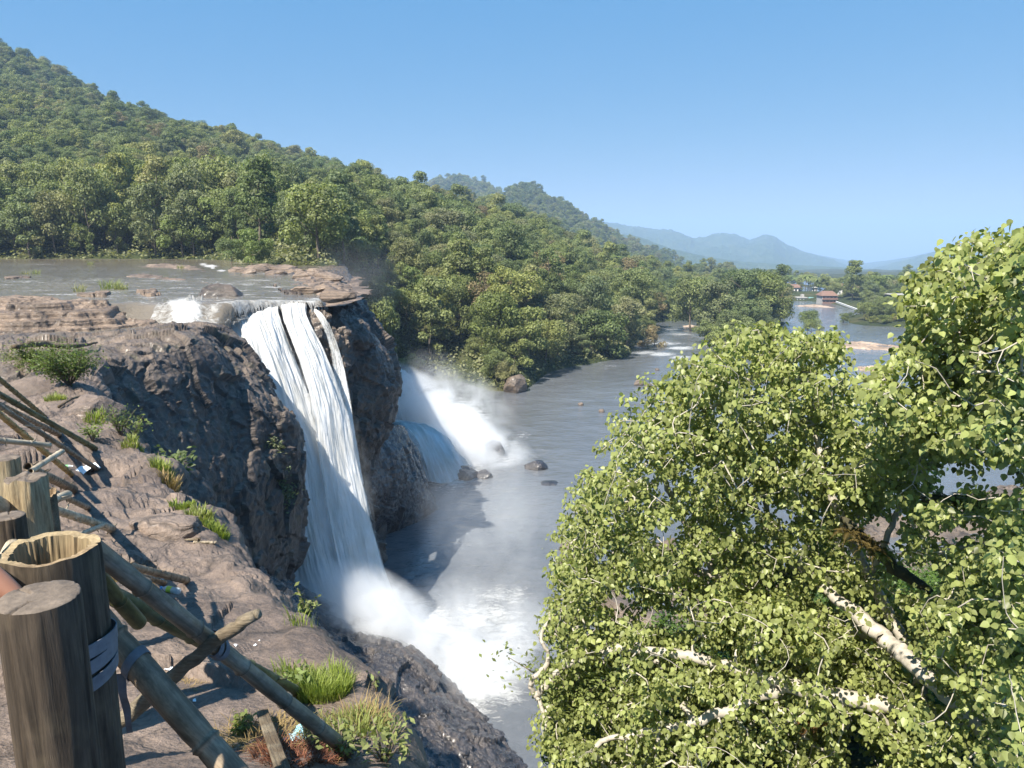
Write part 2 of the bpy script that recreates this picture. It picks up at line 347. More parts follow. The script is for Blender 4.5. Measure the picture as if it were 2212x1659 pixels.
# ------------------------------------------------------------------ water
def water_mat(name, deep, sc=1., rough=.12, foamcol=(.46, .465, .46)):
    m, nt = NM(name); s = NT(nt); p = s.geo()
    w1 = s.noise(s.mapping(p, (1, 1.6, 1)), .9*sc, 5, .6, .4); w2 = s.noise(s.mapping(p, (1, 1.5, 1)), .16*sc, 4, .55, .3); w3 = s.noise(p, 3.2*sc, 3, .5)
    f = s.attr('foam'); fn = s.math('ADD', s.math('MULTIPLY', s.noise(s.mapping(p, (1, 1.5, 1)), 1.5*sc, 7, .72, 1.2), .55), s.math('MULTIPLY', s.noise(s.mapping(p, (1, 2.6, 1)), .34*sc, 5, .7, .8), .45))
    t = s.math('SUBTRACT', 1.0, f); a = s.math('SUBTRACT', fn, s.math('MULTIPLY_ADD', t, .50, .34))
    fm = s.math('MULTIPLY', a, 5.5, clamp=True)
    c = s.ramp(s.noise(p, .045, 4, .6), [(.3, deep), (.7, tuple(v*1.45 for v in deep))])
    c = s.mix(s.ramp(w1, [(.45, 0.), (.7, .25)]), c, tuple(v*1.9 for v in deep))
    c = s.mix(fm, c, foamcol)
    h = s.math('ADD', s.math('MULTIPLY', w1, .5), s.math('ADD', s.math('MULTIPLY', w2, 1.3), s.math('MULTIPLY', w3, .16)))
    h = s.math('ADD', h, s.math('MULTIPLY', fm, .35))
    s.out(s.bsdf(Base_Color=c, Roughness=s.math('MULTIPLY_ADD', fm, .5, rough), IOR=1.45, Normal=s.bump(h, .7, .3)))
    return m
M['river'] = water_mat('silty river water', (.088, .094, .102), 1., .05)
M['upper'] = water_mat('brown river water', (.115, .098, .076), 1.3, .08, (.46, .455, .44))
def wpt(px, py):
    z = -29.
    for _ in range(6): p = PZ(px, py, z); z = float(river_z(p.y))
    return p
def blobs(x, y, lst, conv):
    f = np.zeros(np.shape(x))
    for px, py, rx, ry, s in lst:
        c = conv(px, py); e = conv(px+rx, py); g = conv(px, py-ry)
        ax = max(.2, abs(e.x-c.x)); ay = max(.2, abs(g.y-c.y)); u = c.x/c.y
        dx = (x-(c.x+(y-c.y)*u))/ax; dy = (y-c.y)/ay
        f = np.maximum(f, s*np.clip(1.25-np.sqrt(dx*dx+dy*dy), 0, 1)**.8)
    return f
FOAM = [(1010,1440,170,110,1.3),(900,1370,130,90,1.3),(1060,1350,140,80,1.0),(1080,1290,150,60,.8),(1130,1400,80,90,.8),(1160,1330,60,60,.55),(1120,1230,90,50,.45),(1100,1500,60,40,.9),
 (970,1010,110,60,1.1),(1040,960,90,50,1.),(930,1030,60,16,1.1),(1100,990,60,30,.75),(1170,985,60,35,.62),(1190,950,110,40,.45),(1230,900,160,25,.3),(1130,940,50,30,.7),(1000,900,100,60,1.),
 (1310,795,12,8,.7),(1285,782,30,5,.8),(1330,780,60,5,.55),(1400,762,60,6,.9),(1430,765,50,8,1.),(1470,772,50,7,.95),(1440,742,70,6,.9),(1470,752,60,7,1.),(1500,780,35,7,1.),(1410,732,50,5,.8),(1470,722,60,5,.85),(1455,712,50,4,.8),(1380,750,40,5,.8),(1320,790,60,5,.7),(1350,800,90,8,.55),
 (1350,810,60,8,.3),(1750,700,40,6,.35),(1700,800,60,6,.3),(1860,720,30,3,.5),(1790,690,30,3,.35),(1380,830,80,10,.28),(1280,850,90,10,.28),(1780,660,60,3,.35)]
us = np.linspace(-.42, 1.1, 620); ys = np.exp(np.linspace(math.log(30), math.log(760), 640)); U, Yg = np.meshgrid(us, ys); X = U*Yg
Zw = river_z(Yg)
q = np.stack([X, Yg, X*0], -1).reshape(-1, 3)
foam = blobs(X, Yg, FOAM, wpt)
rap = np.clip((Yg-170)/40, 0, 1)*np.clip((330-Yg)/60, 0, 1)*.40+.16
foam = np.maximum(foam, rap*(1+.6*perlin(q/14).reshape(X.shape)))
Zw = Zw+(fbm(q/np.array([6, 3.5, 1]), 3).reshape(X.shape)*.12+np.clip(foam, 0, .8)*fbm(q/1.6, 3).reshape(X.shape)*.3*np.clip((140-Yg)/60, .15, 1))
tag(mk('river_water', np.stack([X, Yg, Zw], -1).reshape(-1, 3), gridfaces(620, 640), M['river'], smooth=True, attr={'foam': foam.reshape(-1)}), 'grey brown river below the falls running down the valley', kind='structure')
# upper river: level above the ledge, lower pool in front of it
def upper_level(x, y):
    ledge = 53.5+.35*(x+22)*0+.6*np.sin(x*.9)+perlin(np.stack([x/1.7, y*0, x*0+3], -1).reshape(-1, 3)).reshape(np.shape(x))*.8
    t = sstep(-1.6, .6, y-ledge)
    hi = -4.35-.3*sstep(-21, -15, x)
    lo = -5.65+.72*sstep(-20.6, -17.0, x)
    z = lo+(hi-lo)*t
    lim = sstep(-18.6, -17.2, x)*sstep(64, 60, y)                          # slides down to the lip on the right
    return z, t
us = np.linspace(-1.25, -.17, 560); ys = np.exp(np.linspace(math.log(33), math.log(190), 520)); U, Yg = np.meshgrid(us, ys); X = U*Yg
Zu, tt = upper_level(X, Yg)
def upt(px, py): return PZ(px, py, -4.7)
UF = [(455,579,26,5,1.1),(478,590,18,4,1.),(560,676,70,10,1.),(610,655,40,6,.75),(480,622,60,5,.9),(540,622,50,5,.8),(590,628,60,5,.85),(640,610,50,4,.7),(150,645,130,5,.8),(230,640,80,5,.75),(90,575,90,2,.7),(260,575,80,2,.6),(380,600,50,3,.7),(430,690,110,18,1.1),(400,668,60,22,1.2),(500,690,50,14,1.1),(470,632,80,6,.9),(560,660,60,8,.85),(620,650,50,6,.6),(350,697,50,8,.8),
 (430,618,120,5,.55),(560,612,70,5,.8),(560,597,90,4,.7),(530,580,60,3,.6),(440,575,16,5,1.),(460,583,10,5,1.),(200,640,120,4,.75),(110,640,60,3,.6),(60,612,120,4,.5),(180,597,70,3,.55),(150,568,80,2,.5),(60,568,60,2,.35),(300,600,60,3,.45),(300,622,80,4,.6),(390,630,60,5,.8),(60,632,90,4,.5),(300,735,50,6,.5)]
LIPX = lambda y: np.interp(y, [40, 50, 54, 56, 58, 58.8, 59.6, 62, 75, 100, 150], [-21.5, -21, -20.4, -19.6, -17.7, -16, -15.2, -15.6, -19.5, -25.5, -38])
foam = blobs(X, Yg, UF, upt); q = np.stack([X, Yg, X*0], -1).reshape(-1, 3)
foam = np.maximum(foam, ((tt > .02) & (tt < .98) & (Yg > 45))*.82*(X > -25.5)*(1-sstep(-21, -19.5, X)))
lipd = LIPX(Yg)-X; foam = np.maximum(foam, (Yg > 54)*(Yg < 62)*(1-sstep(.2, 3.0, lipd))*.9); foam = np.maximum(foam, (Yg > 54)*(Yg < 90)*(.60+.28*perlin(q/np.array([5, 1.6, 1])).reshape(X.shape)))
foam = np.maximum(foam, .34+.24*perlin(q/np.array([9, 3, 1])).reshape(X.shape))
Zu = Zu+fbm(q/np.array([3, 1.8, 1]), 3).reshape(X.shape)*.07+np.clip(foam-.3, 0, 1)*fbm(q/.7, 3).reshape(X.shape)*.22
Zu = np.where(X > LIPX(Yg), Zu-np.maximum(X-LIPX(Yg), 0)**2*3., Zu)
keep = (X < LIPX(Yg)+.62).reshape(-1)
F = gridfaces(560, 520); F = F[keep[F].all(1)]
tag(mk('river_water', np.stack([X, Yg, Zu], -1).reshape(-1, 3), F, M['upper'], smooth=True, attr={'foam': foam.reshape(-1)}), 'shallow brown river above the falls sliding to the lip', kind='structure')
# ------------------------------------------------------------------ near rock ledge we look across
GY = np.array([0, 2.5, 4, 5.2, 7, 8.7, 10.4, 13.8, 18.2, 23, 28, 36.]); GZ = np.array([-1.75, -2.35, -3.0, -3.3, -3.65, -4.0, -4.3, -4.65, -5.0, -5.0, -5.15, -5.4])
ECX = np.array([1.6, -.35, -.62, -1.0, -2.15, -3.1, -4.1, -6.3, -9.1, -12.9, -16., -20.]) # rim of the ledge at those Y
rows = []
offs = [-40, -22, -14, -9, -6, -4, -2.6, -1.5, -.7, -.15, .25, .4, .3, -.3, -1.5]
drops = [2.5, 1.6, .9, .5, .3, .15, .05, 0, -.04, .04, .5, 1.6, 4.0, 9., 18.]
for k_, (o_, d_) in enumerate(zip(offs, drops)):
    r = []
    for gy, gz, ex in zip(GY, GZ, ECX):
        sc = .35+.65*min(1, gy/12)
        ox = o_*(1 if o_ > -9 else 1)
        if gy > 20 and o_ < -2: gz2 = gz-.2
        else: gz2 = gz
        z = gz2+(d_ if o_ < -5 else (-d_ if k_ > 8 else d_*.5))
        r.append((ex+ox*(sc if o_ > -6 else 1), gy+(.2 if o_ > 0 else 0), z))
    rows.append(r)
a = loftpts(rows, 420, 560); n = normals(a)
if n[100, 100, 2] < 0: n = -n
q = a.reshape(-1, 3)
amp = np.clip(q[:, 1]/10, .3, 1.3)
d = amp*(.26*fbm(q/3.4+4, 3)+.42*steps(q*np.array([1, .6, 1]), .26, 5., 3)+.16*steps(q*np.array([1, .7, 1]), .9, 5., 8)+.05*fbm(q/.7, 4, ridge=True)+.02*fbm(q/.14, 3)+.13*facets(q, (2.6, 1.9, 1.5), 3)+.02*facets(q, (.7, .55, .5), 6))
a = a+n*d.reshape(a.shape[:2])[..., None]
F = gridfaces(420, 560)
if True:
    v = a.reshape(-1, 3); e1 = v[F[5000, 1]]-v[F[5000, 0]]; e2 = v[F[5000, 3]]-v[F[5000, 0]]
    if np.cross(e1, e2)[2] < 0: F = F[:, ::-1]
SLAB = a
ledge = tag(mk('rock_ledge', a.reshape(-1, 3), F, M['slab'], smooth=True), 'brown granite ledge dropping to the gorge in the foreground', kind='structure')
bvh = BVHTree.FromPolygons([tuple(x) for x in a.reshape(-1, 3)], [tuple(int(i) for i in f) for f in F])
def hit(px, py, maxd=200):
    d = ray(px, py).normalized(); h = bvh.ray_cast(Vector((0, 0, 0)), d, maxd)
    return h[0] if h[0] is not None else None
def down(x, y):
    h = bvh.ray_cast(Vector((x, y, 3)), Vector((0, 0, -1)), 60); return h[0].z if h[0] is not None else -5.
# ------------------------------------------------------------------ big dark cliff block left of the falls
rows = [
 [(-60,735,46),(60,724,47),(200,722,47),(310,716,50),(390,706,54),(462,700,57),(505,706,60),(515,712,62)],
 [(-60,742,38),(60,742,38),(180,738,40),(300,718,45),(390,708,48),(456,702,51),(496,714,54),(508,718,59)],
 [(-60,760,33),(60,758,33),(185,752,36),(300,735,40),(396,726,43),(468,724,47),(516,744,50),(528,748,56)],
 [(-60,790,30),(60,790,30),(195,785,33.5),(300,775,37),(410,765,41),(496,772,45),(556,800,48),(550,812,55)],
 [(-60,850,28),(70,850,28),(205,850,31.5),(310,850,35),(420,850,39.5),(528,854,43.5),(608,882,47),(594,890,54)],
 [(20,930,26),(120,930,28),(240,930,31),(335,940,34.5),(450,940,38.8),(555,940,43),(642,940,47),(625,950,54)],
 [(120,1050,27),(200,1050,28),(300,1050,31),(400,1055,34.5),(490,1055,38.5),(580,1050,43),(651,1035,47),(632,1050,54)],
 [(200,1180,28),(280,1180,29),(360,1190,31),(430,1190,34),(500,1190,38),(570,1190,42.5),(646,1170,47),(628,1180,54)],
 [(300,1300,29),(360,1320,30),(430,1320,32),(490,1310,34.5),(530,1300,38),(570,1290,42),(615,1262,46),(600,1280,54)],
 [(400,1450,29),(440,1450,30),(480,1440,32),(530,1430,34.5),(560,1420,38),(600,1400,42),(640,1380,46),(640,1380,54)]]
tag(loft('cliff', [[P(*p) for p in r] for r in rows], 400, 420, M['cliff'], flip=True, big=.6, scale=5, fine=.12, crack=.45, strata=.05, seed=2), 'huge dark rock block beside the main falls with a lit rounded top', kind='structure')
# ------------------------------------------------------------------ right rock buttress
rows = [
 [(628,578,150),(690,572,150),(735,572,150),(744,576,148),(745,582,155),(748,590,170)],
 [(600,588,108),(672,588,108),(730,592,108),(758,602,105),(762,625,115),(755,690,125)],
 [(585,612,84),(655,612,84),(715,618,84),(764,640,82),(778,665,92),(768,720,100)],
 [(600,640,68),(665,642,69),(725,652,70),(780,678,73),(795,705,84),(785,760,92)],
 [(640,660,60.5),(680,668,61),(740,688,62.5),(812,722,67),(822,745,80),(812,800,88)],
 [(655,690,58.8),(695,700,59),(756,728,61),(836,765,66),(838,790,79),(825,830,86)],
 [(664,760,58.3),(705,770,58.5),(768,785,61),(848,820,66),(845,845,78),(830,870,84)],
 [(672,850,58.3),(722,855,58.6),(778,865,61),(842,872,65.5),(836,900,77),(822,920,83)],
 [(690,930,59),(745,935,59.5),(790,935,62),(816,935,65),(815,950,76),(805,965,82)],
 [(710,1000,59.5),(758,1005,60.5),(785,1000,63),(800,990,66),(800,1000,76),(790,1010,82)],
 [(730,1120,60),(775,1120,61.5),(800,1100,64),(810,1080,67),(810,1080,76),(800,1090,82)],
 [(740,1280,58),(790,1260,60),(810,1240,64),(820,1200,68),(820,1200,76),(800,1200,82)]]
tag(loft('cliff', [[P(*p) for p in r] for r in rows], 380, 420, M['cliffR'] if 'cliffR' in M else M['strata'], flip=True, big=.6, scale=4.5, fine=.16, crack=.75, strata=.14, seed=5), 'brown layered rock buttress to the right of the main falls', kind='structure')
rows = [
 [(720,960,62),(775,965,65),(815,938,70),(850,922,76),(872,922,82),(860,930,92)],
 [(725,1000,61),(780,1005,63.5),(830,985,69),(872,965,75),(896,972,83),(880,980,92)],
 [(740,1060,61.5),(795,1060,64),(850,1045,69.5),(893,1020,75),(910,1020,82),(900,1030,90)],
 [(760,1120,63),(810,1110,67),(865,1095,72),(908,1070,76),(926,1062,81),(915,1070,88)],
 [(780,1170,67),(825,1148,71),(880,1130,74),(925,1105,77),(942,1090,80),(930,1090,86)],
 [(780,1220,68),(830,1190,72),(890,1160,75),(935,1125,78),(955,1105,80),(940,1100,86)]]
tag(loft('rock_step', [[P(*p) for p in r] for r in rows], 260, 240, M['wet'], flip=True, big=.5, scale=4, fine=.18, crack=.3, strata=.12, seed=8), 'wet black rock foot standing in the pool behind the falls', kind='structure')
# rock wall behind the falling water
rows = [
 [(520,692,57.2),(570,676,58),(620,668,59),(670,668,61)],
 [(535,740,56.5),(590,725,57.5),(640,715,58.6),(685,715,60.5)],
 [(560,820,56),(610,820,57),(665,820,58.4),(715,820,60)],
 [(585,950,55.5),(640,950,57),(700,950,58.8),(755,950,61)],
 [(600,1150,54),(670,1150,55.5),(730,1150,58),(790,1150,62)],
 [(620,1320,52),(700,1320,54),(760,1320,56),(820,1280,62)]]
tag(loft('cliff', [[P(*p) for p in r] for r in rows], 120, 150, M['wet'], flip=True, big=.5, scale=3, fine=.2, crack=.3, strata=.2, seed=11), 'dark wet rock face behind the falling water', kind='structure')
# wet slope at the foot of the falls
rows = [
 [(560,1230,44),(640,1262,48),(720,1300,49),(800,1352,48.5),(880,1392,47),(950,1458,45),(1020,1525,43),(1090,1580,41.2),(1160,1650,39.5),(1260,1760,37)],
 [(550,1240,40),(625,1272,44.5),(700,1325,46),(790,1362,46),(870,1402,44.8),(938,1470,43),(1005,1540,41),(1075,1595,39.3),(1145,1665,37.5),(1230,1780,35)],
 [(560,1290,37),(640,1320,40),(700,1372,42),(770,1412,42.5),(860,1450,41.5),(925,1520,39.5),(990,1590,37.5),(1060,1640,36.3),(1130,1700,35),(1200,1820,33)],
 [(560,1360,34),(650,1390,36),(710,1440,38),(770,1480,38.8),(850,1530,38),(910,1590,36.5),(980,1650,35),(1040,1720,33.5),(1110,1800,32),(1180,1900,31)],
 [(560,1440,28),(640,1470,29.5),(700,1520,31),(760,1570,32.5),(830,1620,32.5),(890,1680,31),(950,1760,30),(1010,1840,29),(1080,1940,28),(1150,2050,27)],
 [(500,1500,20),(590,1530,21),(660,1590,22),(720,1650,24),(790,1720,25),(850,1800,24),(900,1900,23),(960,2000,22),(1030,2100,22),(1100,2200,22)]]
tag(loft('rock_step', [[P(*p) for p in r] for r in rows], 320, 220, M['wet'], flip=True, big=.55, scale=4.5, fine=.16, crack=.35, strata=.15, seed=14), 'wet dark rock slope running down beside the foot of the main falls', kind='structure')
# ------------------------------------------------------------------ right-hand slope under the big tree
rows = [
 [P(1120,1900,6), P(1500,1900,8), P(1900,1900,8), P(2300,1700,8), P(2900,1500,8)],
 [P(1130,1720,10), P(1450,1620,13), P(1800,1560,14), P(2212,1500,14), P(2800,1300,15)],
 [P(1180,1650,13), P(1440,1450,20), P(1700,1350,25), P(1950,1290,27), P(2260,1180,31)],
 [P(1230,1640,22), P(1480,1440,30), P(1730,1340,36), P(2000,1280,39), P(2400,1150,44)],
 [P(1260,1640,34), P(1500,1445,43), P(1740,1345,50), P(2040,1290,54), P(2500,1150,60)]]
SLR = rows
slope = tag(loft('ground', rows, 160, 160, M['soil'], flip=True, big=.7, scale=4, fine=.2, seed=3, crack=0), 'steep overgrown bank falling away under the big tree', kind='structure')
# flat rocky shore by the pool on the right
rows = [[PZ(px, py, z) for px, py, z in r] for r in [
 [(1300,1500,-30),(1500,1480,-29.5),(1750,1430,-29),(2050,1400,-28.5),(2600,1400,-27.5)],
 [(1290,1360,-29.6),(1500,1345,-28.4),(1750,1300,-28.4),(2050,1250,-28),(2600,1230,-27)],
 [(1270,1270,-29.9),(1480,1240,-28.8),(1750,1210,-28.9),(2050,1170,-28.7),(2600,1120,-27)],
 [(1290,1170,-30.2),(1480,1160,-29.6),(1750,1150,-29.3),(2050,1110,-28.3),(2600,1010,-26)],
 [(1320,1120,-31),(1500,1115,-30.3),(1750,1090,-30.2),(2050,1060,-30),(2600,930,-28)]]]
tag(loft('shore', rows, 220, 160, M['boulder'], flip=True, big=1.0, scale=5, fine=.35, seed=31, crack=.5, strata=.1), 'broken brown rock shore beside the pool on the right', kind='structure')
# ------------------------------------------------------------------ slabs of the upper river: stepped sheets
def slabfield(name, poly, zt, zb, mat, label, res=240, seed=0, steps=3, top=.15, kind='structure', group=None, cat=None, conv=None, tilt=0.):
    """layered flat rock: outline given as places seen on the level zt; edges break down in steps"""
    conv = conv or (lambda a, b: PZ(a, b, zt)); pts = np.array([tuple(conv(*p))[:2] for p in poly])
    mn, mx = pts.min(0), pts.max(0); pad = (mx-mn)*.04+.2; mn = mn-pad; mx = mx+pad
    gx, gy = np.meshgrid(np.linspace(mn[0], mx[0], res), np.linspace(mn[1], mx[1], res)); p = np.stack([gx, gy], -1).reshape(-1, 2)
    d = np.full(len(p), 1e9); ins = np.zeros(len(p), bool)
    for i in range(len(pts)):
        A, B = pts[i], pts[(i+1) % len(pts)]; ab = B-A; t = np.clip(((p-A)@ab)/(ab@ab+1e-9), 0, 1)
        d = np.minimum(d, np.linalg.norm(p-(A+t[:, None]*ab), axis=1))
        c = ((A[1] > p[:, 1]) != (B[1] > p[:, 1])) & (p[:, 0] < (B[0]-A[0])*(p[:, 1]-A[1])/(B[1]-A[1]+1e-12)+A[0]); ins ^= c
    sd = np.where(ins, d, -d); q = np.stack([p[:, 0], p[:, 1], p[:, 0]*0+seed], 1); L = min(mx-mn)
    sd = sd+fbm(q/(L*.16+.3), 4)*L*.10
    h = (zt-zb); k = np.clip(sd/(L*.055*steps), -1.2, 1)
    w = k*steps+fbm(q/(L*.12+.3)+3, 4)*1.2; w = np.clip(np.floor(w)+sstep(.72, 1., w-np.floor(w)), -1, steps)
    z = zb+h*np.where(k > -.9, (w/steps), -1)+top*fbm(q/(L*.2+.2)+9, 4)+top*.25*fbm(q/.35, 3, ridge=True)+tilt*(p[:, 1]-pts[:, 1].mean())
    V = np.column_stack([p, z]); F = gridfaces(res, res); keep = (sd > -L*.12); F = F[keep[F].all(1)]
    used = np.unique(F); mp = -np.ones(len(V), int); mp[used] = np.arange(len(used))
    o = mk(name, V[used], mp[F], mat, smooth=True)
    return tag(o, label, cat, group, kind)
U_ = [
 ([(-120,640),(120,642),(325,645),(342,652),(362,700),(340,708),(200,722),(60,732),(-120,734)], -4.1, -5.9, 'layered', 'broad layered rock shelf between the upper river and the cliff block', 4, .3),
 ([(230,590),(330,582),(380,590),(460,600),(488,608),(470,614),(400,610),(380,604),(240,597)], -4.1, -4.7, 'long', 'long flat rock bar in the middle of the upper river', 3, .12),
 ([(290,571),(360,565),(450,575),(470,582),(420,584),(380,578),(300,575)], -4.1, -4.6, 'far', 'low rock bar near the far bank of the upper river', 2, .1),
 ([(155,633),(230,626),(250,628),(240,634),(160,636)], -4.1, -4.7, 'small', 'small dark rock with grass in the upper river', 2, .1),
 ([(280,624),(345,622),(365,630),(330,638),(290,634)], -4.1, -4.8, 'dark', 'dark rock breaking the upper river above the cascade', 2, .12),
 ([(0,596),(70,594),(80,598),(0,601)], -4.2, -4.6, 'left', 'thin dark rock in the upper river at the far left', 2, .05),
 ([(590,600),(640,584),(700,580),(742,582),(752,606),(735,628),(690,630),(640,622),(605,612)], -4.05, -4.9, 'right', 'pale cracked rock shelf above the right buttress', 4, .2),
]
for poly, zt, zb, k, lab, st, tp in U_:
    slabfield('rock_shelf', poly, zt, zb, M['strata'], lab, res=360 if k == 'layered' else 260 if k == 'right' else 150, seed=len(lab), steps=st, top=tp, conv=(lambda a, b: PZ(a, b, -4.4 if b < 662 else -5.75)) if k == 'layered' else None)
for poly, lab in [([(1785,742),(1850,733),(1930,742),(2010,752),(2000,762),(1900,758),(1800,752)], 'long pale rock bar below the bushy islet in the river'),
                  ([(1490,700),(1520,706),(1550,722),(1530,728),(1500,716),(1470,704)], 'pale rock bar at the left tip of the wooded island'),
                  ([(1700,660),(1760,655),(1860,672),(1900,680),(1870,682),(1790,668)], 'pale rocky bank below the red roofed building'),
                  ([(1700,745),(1770,742),(1800,750),(1760,756),(1700,752)], 'low pale rocks across the middle of the blue river'),
                  ([(1840,790),(1900,786),(1960,795),(1900,802),(1850,798)], 'flat tan rocks in the river below the bushy islet')]:
    c = wpt(*poly[0]); slabfield('rock_bar', poly, float(river_z(c.y))+.35, float(river_z(c.y))-.3, M['sandrock'], lab, res=110, seed=len(lab), steps=2, top=.25)
# ------------------------------------------------------------------ loose boulders
def boulder(name, c, size, mat, label, seed=0, group=None, rz=0, sub=5, rough=.25, facet=.25):
    bm = bmesh.new(); bmesh.ops.create_icosphere(bm, subdivisions=sub, radius=1.); v = np.array([x.co[:] for x in bm.verts]); F = [[w.index for w in f.verts] for f in bm.faces]; bm.free()
    v = v*(1+rough*fbm(v*.9+seed*5.1, 3)[:, None]*1.6)
    rs = np.random.RandomState(seed+3)
    for _ in range(14):                                # planar breaks
        nrm = rs.normal(size=3); nrm /= np.linalg.norm(nrm); dd = 1-facet*rs.uniform(.3, 1.2); t = np.maximum(v@nrm-dd, 0); v = v-t[:, None]*nrm*.85
    v = v*(1+.05*fbm(v*4+seed, 4, ridge=True)[:, None]+.02*fbm(v*14, 3)[:, None])
    cr = np.abs(perlin(v*1.7+seed)); v = v*(1-.04*np.exp(-(cr/.03)**2))[:, None]
    v = v*np.array(size); o = mk(name, v, np.array(F), mat, smooth=True, loc=c); o.rotation_euler = (0, 0, rz)
    return tag(o, label, 'boulder', group)
boulder('boulder', PZ(468, 648, -4.6)+Vector((0, .5, .0)), (1.9, 1.3, 1.25), M['cliffR'], 'squarish brown boulder in white water just above the falls', 1)
boulder('boulder', P(742, 628, 86)+Vector((0, 0, -.6)), (1.5, 2.2, 1.5), M['strata'], 'rounded boulder perched on the right rim of the falls', 2)
boulder('boulder', P(770, 668, 78)+Vector((-.9, 0, -.6)), (1.3, 1.6, .9), M['strata'], 'low boulder on the outer edge of the right buttress', 22)
boulder('boulder', wpt(1114, 848)+Vector((0, 1, 1.3)), (2.6, 2.6, 2.6), M['boulder'], 'big tan boulder standing at the wooded shore of the pool', 3, facet=.35)
boulder('boulder', wpt(1068, 985)+Vector((0, .3, .6)), (1.7, 1.6, 1.5), M['wet'], 'dark rounded boulder half hidden by spray', 4)
boulder('boulder', wpt(1000, 1030)+Vector((0, .3, .1)), (2.0, 1.5, 1.0), M['wet'], 'long black boulder at the edge of the white spray', 5)
boulder('boulder', wpt(1048, 1031)+Vector((0, .3, .0)), (1.1, 1.2, .85), M['wet'], 'small black boulder touching the long black one', 6)
boulder('boulder', wpt(1160, 1012)+Vector((0, .3, .1)), (1.5, 1.4, 1.0), M['wet'], 'grey boulder in the foam right of the spray', 7)
boulder('boulder', wpt(1186, 1045)+Vector((0, .3, -.3)), (1.3, 1.3, .7), M['wet'], 'half sunken boulder in the pool below the grey one', 8)
rs = np.random.RandomState(5)
for i, (px, py, s) in enumerate([(1380,832,1.),(1400,836,.7),(1255,876,.5),(1300,890,.5),(1420,800,.5),(1530,705,.8),(1240,1190,1.2),(1270,1165,.9),(1225,1225,.8),(1350,1340,1.6),(1400,1355,1.3),(1330,1300,1.),(1660,1215,1.1),(1780,1190,1.5),(1800,1215,1.2),(1750,1200,.8),(1840,1175,.9),(1450,1390,1.4),(1300,1310,1.1)]):
    boulder('boulder', wpt(px, py)+Vector((0, .2, .25*s)), (s*1.1, s, s*.75), M['boulder'], 'brown boulder lying in shallow water by the right shore' if px > 1200 and py > 1100 else 'small boulder showing above the river surface', 30+i, 'boulders in the shallows', sub=4)
for i, (px, py, s, lab) in enumerate([(68,846,1.15,'shaded brown rock lump behind the bamboo poles'),(186,898,.75,'blunt brown rock on the ledge rim beside the tall shrub'),(30,800,.5,'small dark rock beneath the creeper at the left'),(340,1165,.5,'rough broken block on the near ledge'),(45,800,.9,'dark rock mound left of the leafy shrub')]):
    h = hit(px, py) or P(px, py, 24); boulder('boulder', h+Vector((0, .3, -.1*s)), (1.3*s, 1.*s, .75*s), M['slab'], lab, 60+i, facet=.35)
for i, (px, py, s) in enumerate([(560,585,1.5),(590,592,1.1),(610,584,1.6),(540,590,.9),(640,590,1.3),(660,600,1.2),(700,600,1.5),(520,586,1.2),(575,578,1.3),(680,588,1.1),(735,640,1.1),(700,625,1.),(650,628,.9)]):
    boulder('boulder', PZ(px, py, -4.3), (s*1.5, s, s*.6), M['strata'], 'low brown rock on the shore below the grassy knoll' if py < 595 else 'flat brown rock on the shelf above the right buttress', 80+i, 'rocks along the far shore of the upper river' if py < 595 else 'rocks on the right shelf', sub=4, facet=.4)
# ------------------------------------------------------------------ falling water
def fall_mat(name, dens=.0, edge=.12, tint=(.86, .875, .89), fine=1., low=(.68, .67, .63)):
    m, nt = NM(name); s = NT(nt)
    uv = s.n('ShaderNodeCombineXYZ', {0: s.attr('su'), 1: s.attr('sv'), 2: 0.}).outputs[0]
    a = s.noise(s.mapping(uv, (1.5*fine, .26, 1)), 1., 8, .72, .3)
    b = s.noise(s.mapping(uv, (5.*fine, 1.7, 1)), 1., 6, .75, .4)
    g = s.noise(s.mapping(s.geo(), (1, 1, .6)), 6., 5, .8)
    k = s.math('ADD', s.math('MULTIPLY', a, .42), s.math('ADD', s.math('MULTIPLY', b, .3), s.math('MULTIPLY', g, .28)))
    al = s.math('MULTIPLY', s.math('ADD', s.math('SUBTRACT', k, .5), s.attr('thick')), 4.2, clamp=True)
    c = s.mix(s.ramp(a, [(.42, 0.), (.62, 1.)]), low, tint)
    bs = s.bsdf(Base_Color=c, Roughness=.6, Specular_IOR_Level=.3, Normal=s.bump(s.math('ADD', a, s.math('MULTIPLY', b, .5)), .5, .25))
    tr = s.n('ShaderNodeBsdfTranslucent', {'Color': (.85, .88, .9, 1)}).outputs[0]
    sh = s.n('ShaderNodeMixShader', {0: .3, 1: bs, 2: tr}).outputs[0]
    tp = s.n('ShaderNodeBsdfTransparent').outputs[0]
    s.out(s.n('ShaderNodeMixShader', {0: al, 1: tp, 2: sh}).outputs[0]); return m
M['fall'] = fall_mat('falling white water')
